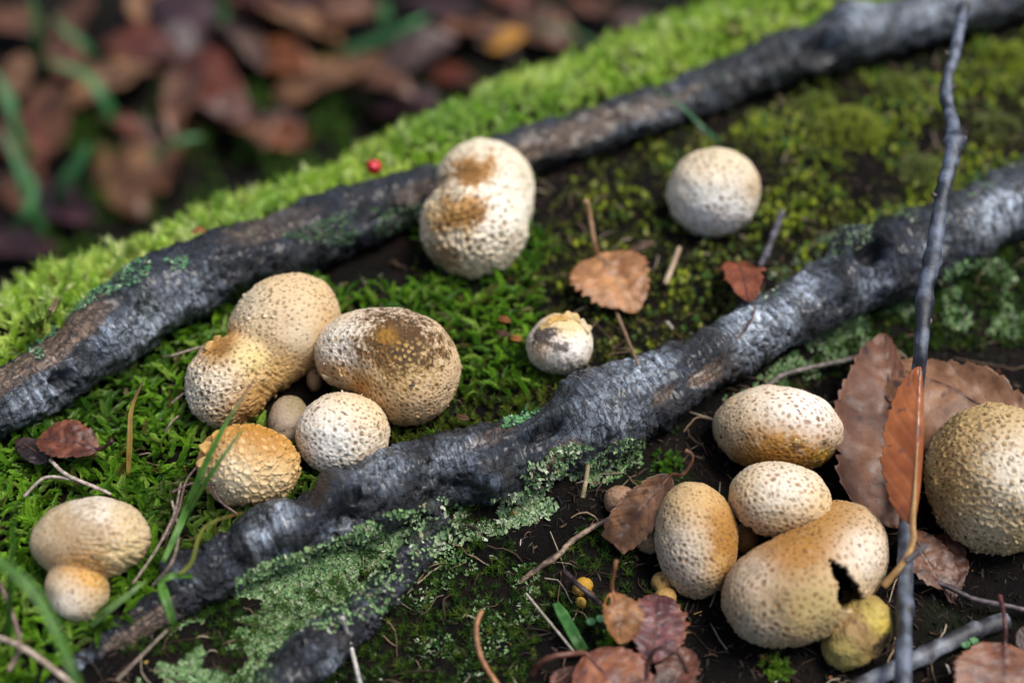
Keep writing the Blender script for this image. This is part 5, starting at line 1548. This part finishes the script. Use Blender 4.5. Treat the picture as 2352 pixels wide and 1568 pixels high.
# ------------------------------------------------------------------ red berry, seedlings, torn crown
def lathe(name, prof, mat, c0, c1, parent, org, n=20, axis=None):
    prof = np.array(prof)
    th = np.linspace(0, 2 * math.pi, n, endpoint=False)
    V = np.stack([prof[:, 0:1] * np.cos(th), prof[:, 0:1] * np.sin(th), np.broadcast_to(prof[:, 1:2], (len(prof), n))], -1)
    c = mixc(c0, c1, sstep(-.3, .3, fbm(V * 500, 2)))
    o = mesh_obj(name, V.reshape(-1, 3), grid_faces(len(prof), n, True), mat, parent, c.reshape(-1, 3))
    o.location = org
    return o
bp = pt(860, 392, .013)
berry = empty("berry", bp)
a = np.linspace(-math.pi / 2 + .05, math.pi / 2 - .02, 18)
prof = [(.0029 * math.cos(x) * (1 - .06 * math.sin(x * 2)), .0033 * math.sin(x) - (.0009 if x > 1.3 else 0)) for x in a]
fl = lathe("flesh", prof, M_berry, (0.50, 0.004, 0.012), (0.62, 0.012, 0.03), berry, (0, 0, .002))
fl.rotation_euler = (.5, .3, 0)
tube("stalk", [(0, 0, .0052), (.0008, .001, .0075), (.0022, .002, .0092)], [.00035, .0003, .0004], M_twig, (0.1, 0.08, 0.03), (0.16, 0.12, 0.05), berry, ns=6)
tag(berry, "small bright red berry lying on the moss bank", "berry")

def seedling(label, u, v, d):
    p = pt(u, v, .004)
    o = empty("seedling", p)
    for sgn in (-1, 1):
        th = np.linspace(0, 2 * math.pi, 14, endpoint=False)
        R = .0015
        ring = np.stack([np.cos(th) * R, np.sin(th) * R * .85, .0002 * np.cos(2 * th)], -1)
        V = np.vstack([[[0, 0, -.0002]], ring * .55, ring])
        k = np.arange(14)
        f = [np.stack([np.zeros(14, int), 1 + k, 1 + (k + 1) % 14], -1), np.stack([1 + k, 15 + k, 15 + (k + 1) % 14, 1 + (k + 1) % 14], -1)]
        c = np.full((len(V), 3), (0.09, 0.26, 0.10)) * (1 + .1 * rt.normal(size=(len(V), 1)))
        b = mesh_obj("seed_leaf", V, f, M_grass, o, c)
        b.location = np.array(d) * sgn * .0016 + [0, 0, .001]
        b.rotation_euler = (.35, .1 * sgn, 0)
        b.modifiers.new("thickness", 'SOLIDIFY').thickness = .0002
    tube("stem", [(0, 0, -.005), (0, 0, -.001), (0, 0, .0008)], [.0003, .0003, .0003], M_grass, (0.1, 0.2, 0.05), (0.15, 0.25, 0.08), o, ns=6)
    tag(o, label, "seedling")
seedling("tiny seedling with two round leaves beside the crooked rootlet", 1367, 1427, (.95, .3, 0))
seedling("tiny round-leaved seedling under the narrow dark leaf", 1513, 1388, (.5, .8, 0))
seedling("tiny two-leaved seedling by the thick grey twig", 2225, 1478, (.9, .4, 0))

def flap(u, v, w, l, ang, c, owner, lift=.5, up=.7):
    """a curled flap of torn skin standing off an earthball, seen at (u, v); ang is its heading in the picture"""
    tree, org = BVHS[owner.name]
    h_ = tree.ray_cast(VC, Vector(ray(u, v)).normalized())
    if h_[0] is None:
        return
    p = np.array(h_[0])
    n = np.array(h_[1])
    if n @ (CAM - p) < 0:
        n = -n
    a = math.radians(ang)
    t = RGT * math.cos(a) - UP * math.sin(a)
    t = t - n * (t @ n)
    t /= np.linalg.norm(t)
    b = np.cross(n, t)
    s_ = pxs(p)
    ks = np.linspace(0, 1, 6)
    js = np.linspace(-1, 1, 6)
    X = []
    jag = rt.uniform(.75, 1.1, 6)
    for k in ks:
        for q, j in zip(jag, js):
            X.append(p - n * .0003 + t * (l * s_ * k * q * (1 - .25 * j * j)) + b * (w * s_ * .5 * j * (1 - .35 * k)) + n * (l * s_ * (up * k - lift * k * k) + .12 * w * s_ * j * j * k))
    X = np.array(X)
    cc = np.array(c)[None] * (1 + .15 * rt.normal(size=(36, 1)))
    o = mesh_obj("torn_flap", X - org, grid_faces(6, 6), M_fung, owner, cc)
    o.modifiers.new("thickness", 'SOLIDIFY').thickness = .0003

def find(start):
    return next(o for o in bpy.data.objects if o.get("label", "").startswith(start))
e_ = find("small white earthball with a torn")
for (u, v, w, l, a_, c) in ((1282, 738, 46, 20, -100, (0.50, 0.30, 0.09)), (1312, 734, 44, 22, -75, (0.56, 0.40, 0.18)), (1338, 752, 44, 22, -45, (0.58, 0.46, 0.28)), (1256, 752, 36, 16, -130, (0.5, 0.33, 0.13))):
    flap(u, v, w, l, a_, c, e_)
c_ = find("large tan two-lobed")
for (u, v, w, l, a_, c) in ((500, 785, 34, 20, -160, (0.40, 0.23, 0.07)), (486, 795, 30, 18, -170, (0.44, 0.28, 0.1)), (515, 765, 26, 16, -140, (0.42, 0.28, 0.12)), (600, 860, 30, 14, 100, (0.5, 0.34, 0.16))):
    flap(u, v, w, l, a_, c, c_)
d_ = find("round earthball with a large burnt")
for (u, v, w, l, a_, c) in ((775, 848, 56, 20, 95, (0.62, 0.46, 0.24)), (760, 868, 44, 14, 110, (0.6, 0.48, 0.3)), (770, 775, 30, 14, 60, (0.6, 0.45, 0.25)), (945, 880, 16, 12, 40, (0.1, 0.07, 0.05))):
    flap(u, v, w, l, a_, c, d_)
h_ = find("ochre-yellow earthball")
for (u, v, w, l, a_, c) in ((480, 1030, 34, 24, -160, (0.52, 0.32, 0.1)), (472, 1062, 30, 20, 170, (0.55, 0.36, 0.14)), (500, 1005, 30, 18, -130, (0.5, 0.28, 0.07))):
    flap(u, v, w, l, a_, c, h_)
j_ = find("broad cream earthball")
for (u, v, w, l, a_, c) in ((1828, 1018, 22, 14, -80, (0.55, 0.38, 0.16)), (1812, 1026, 18, 12, -140, (0.5, 0.32, 0.12)), (1890, 1048, 26, 14, 30, (0.42, 0.24, 0.03))):
    flap(u, v, w, l, a_, c, j_)
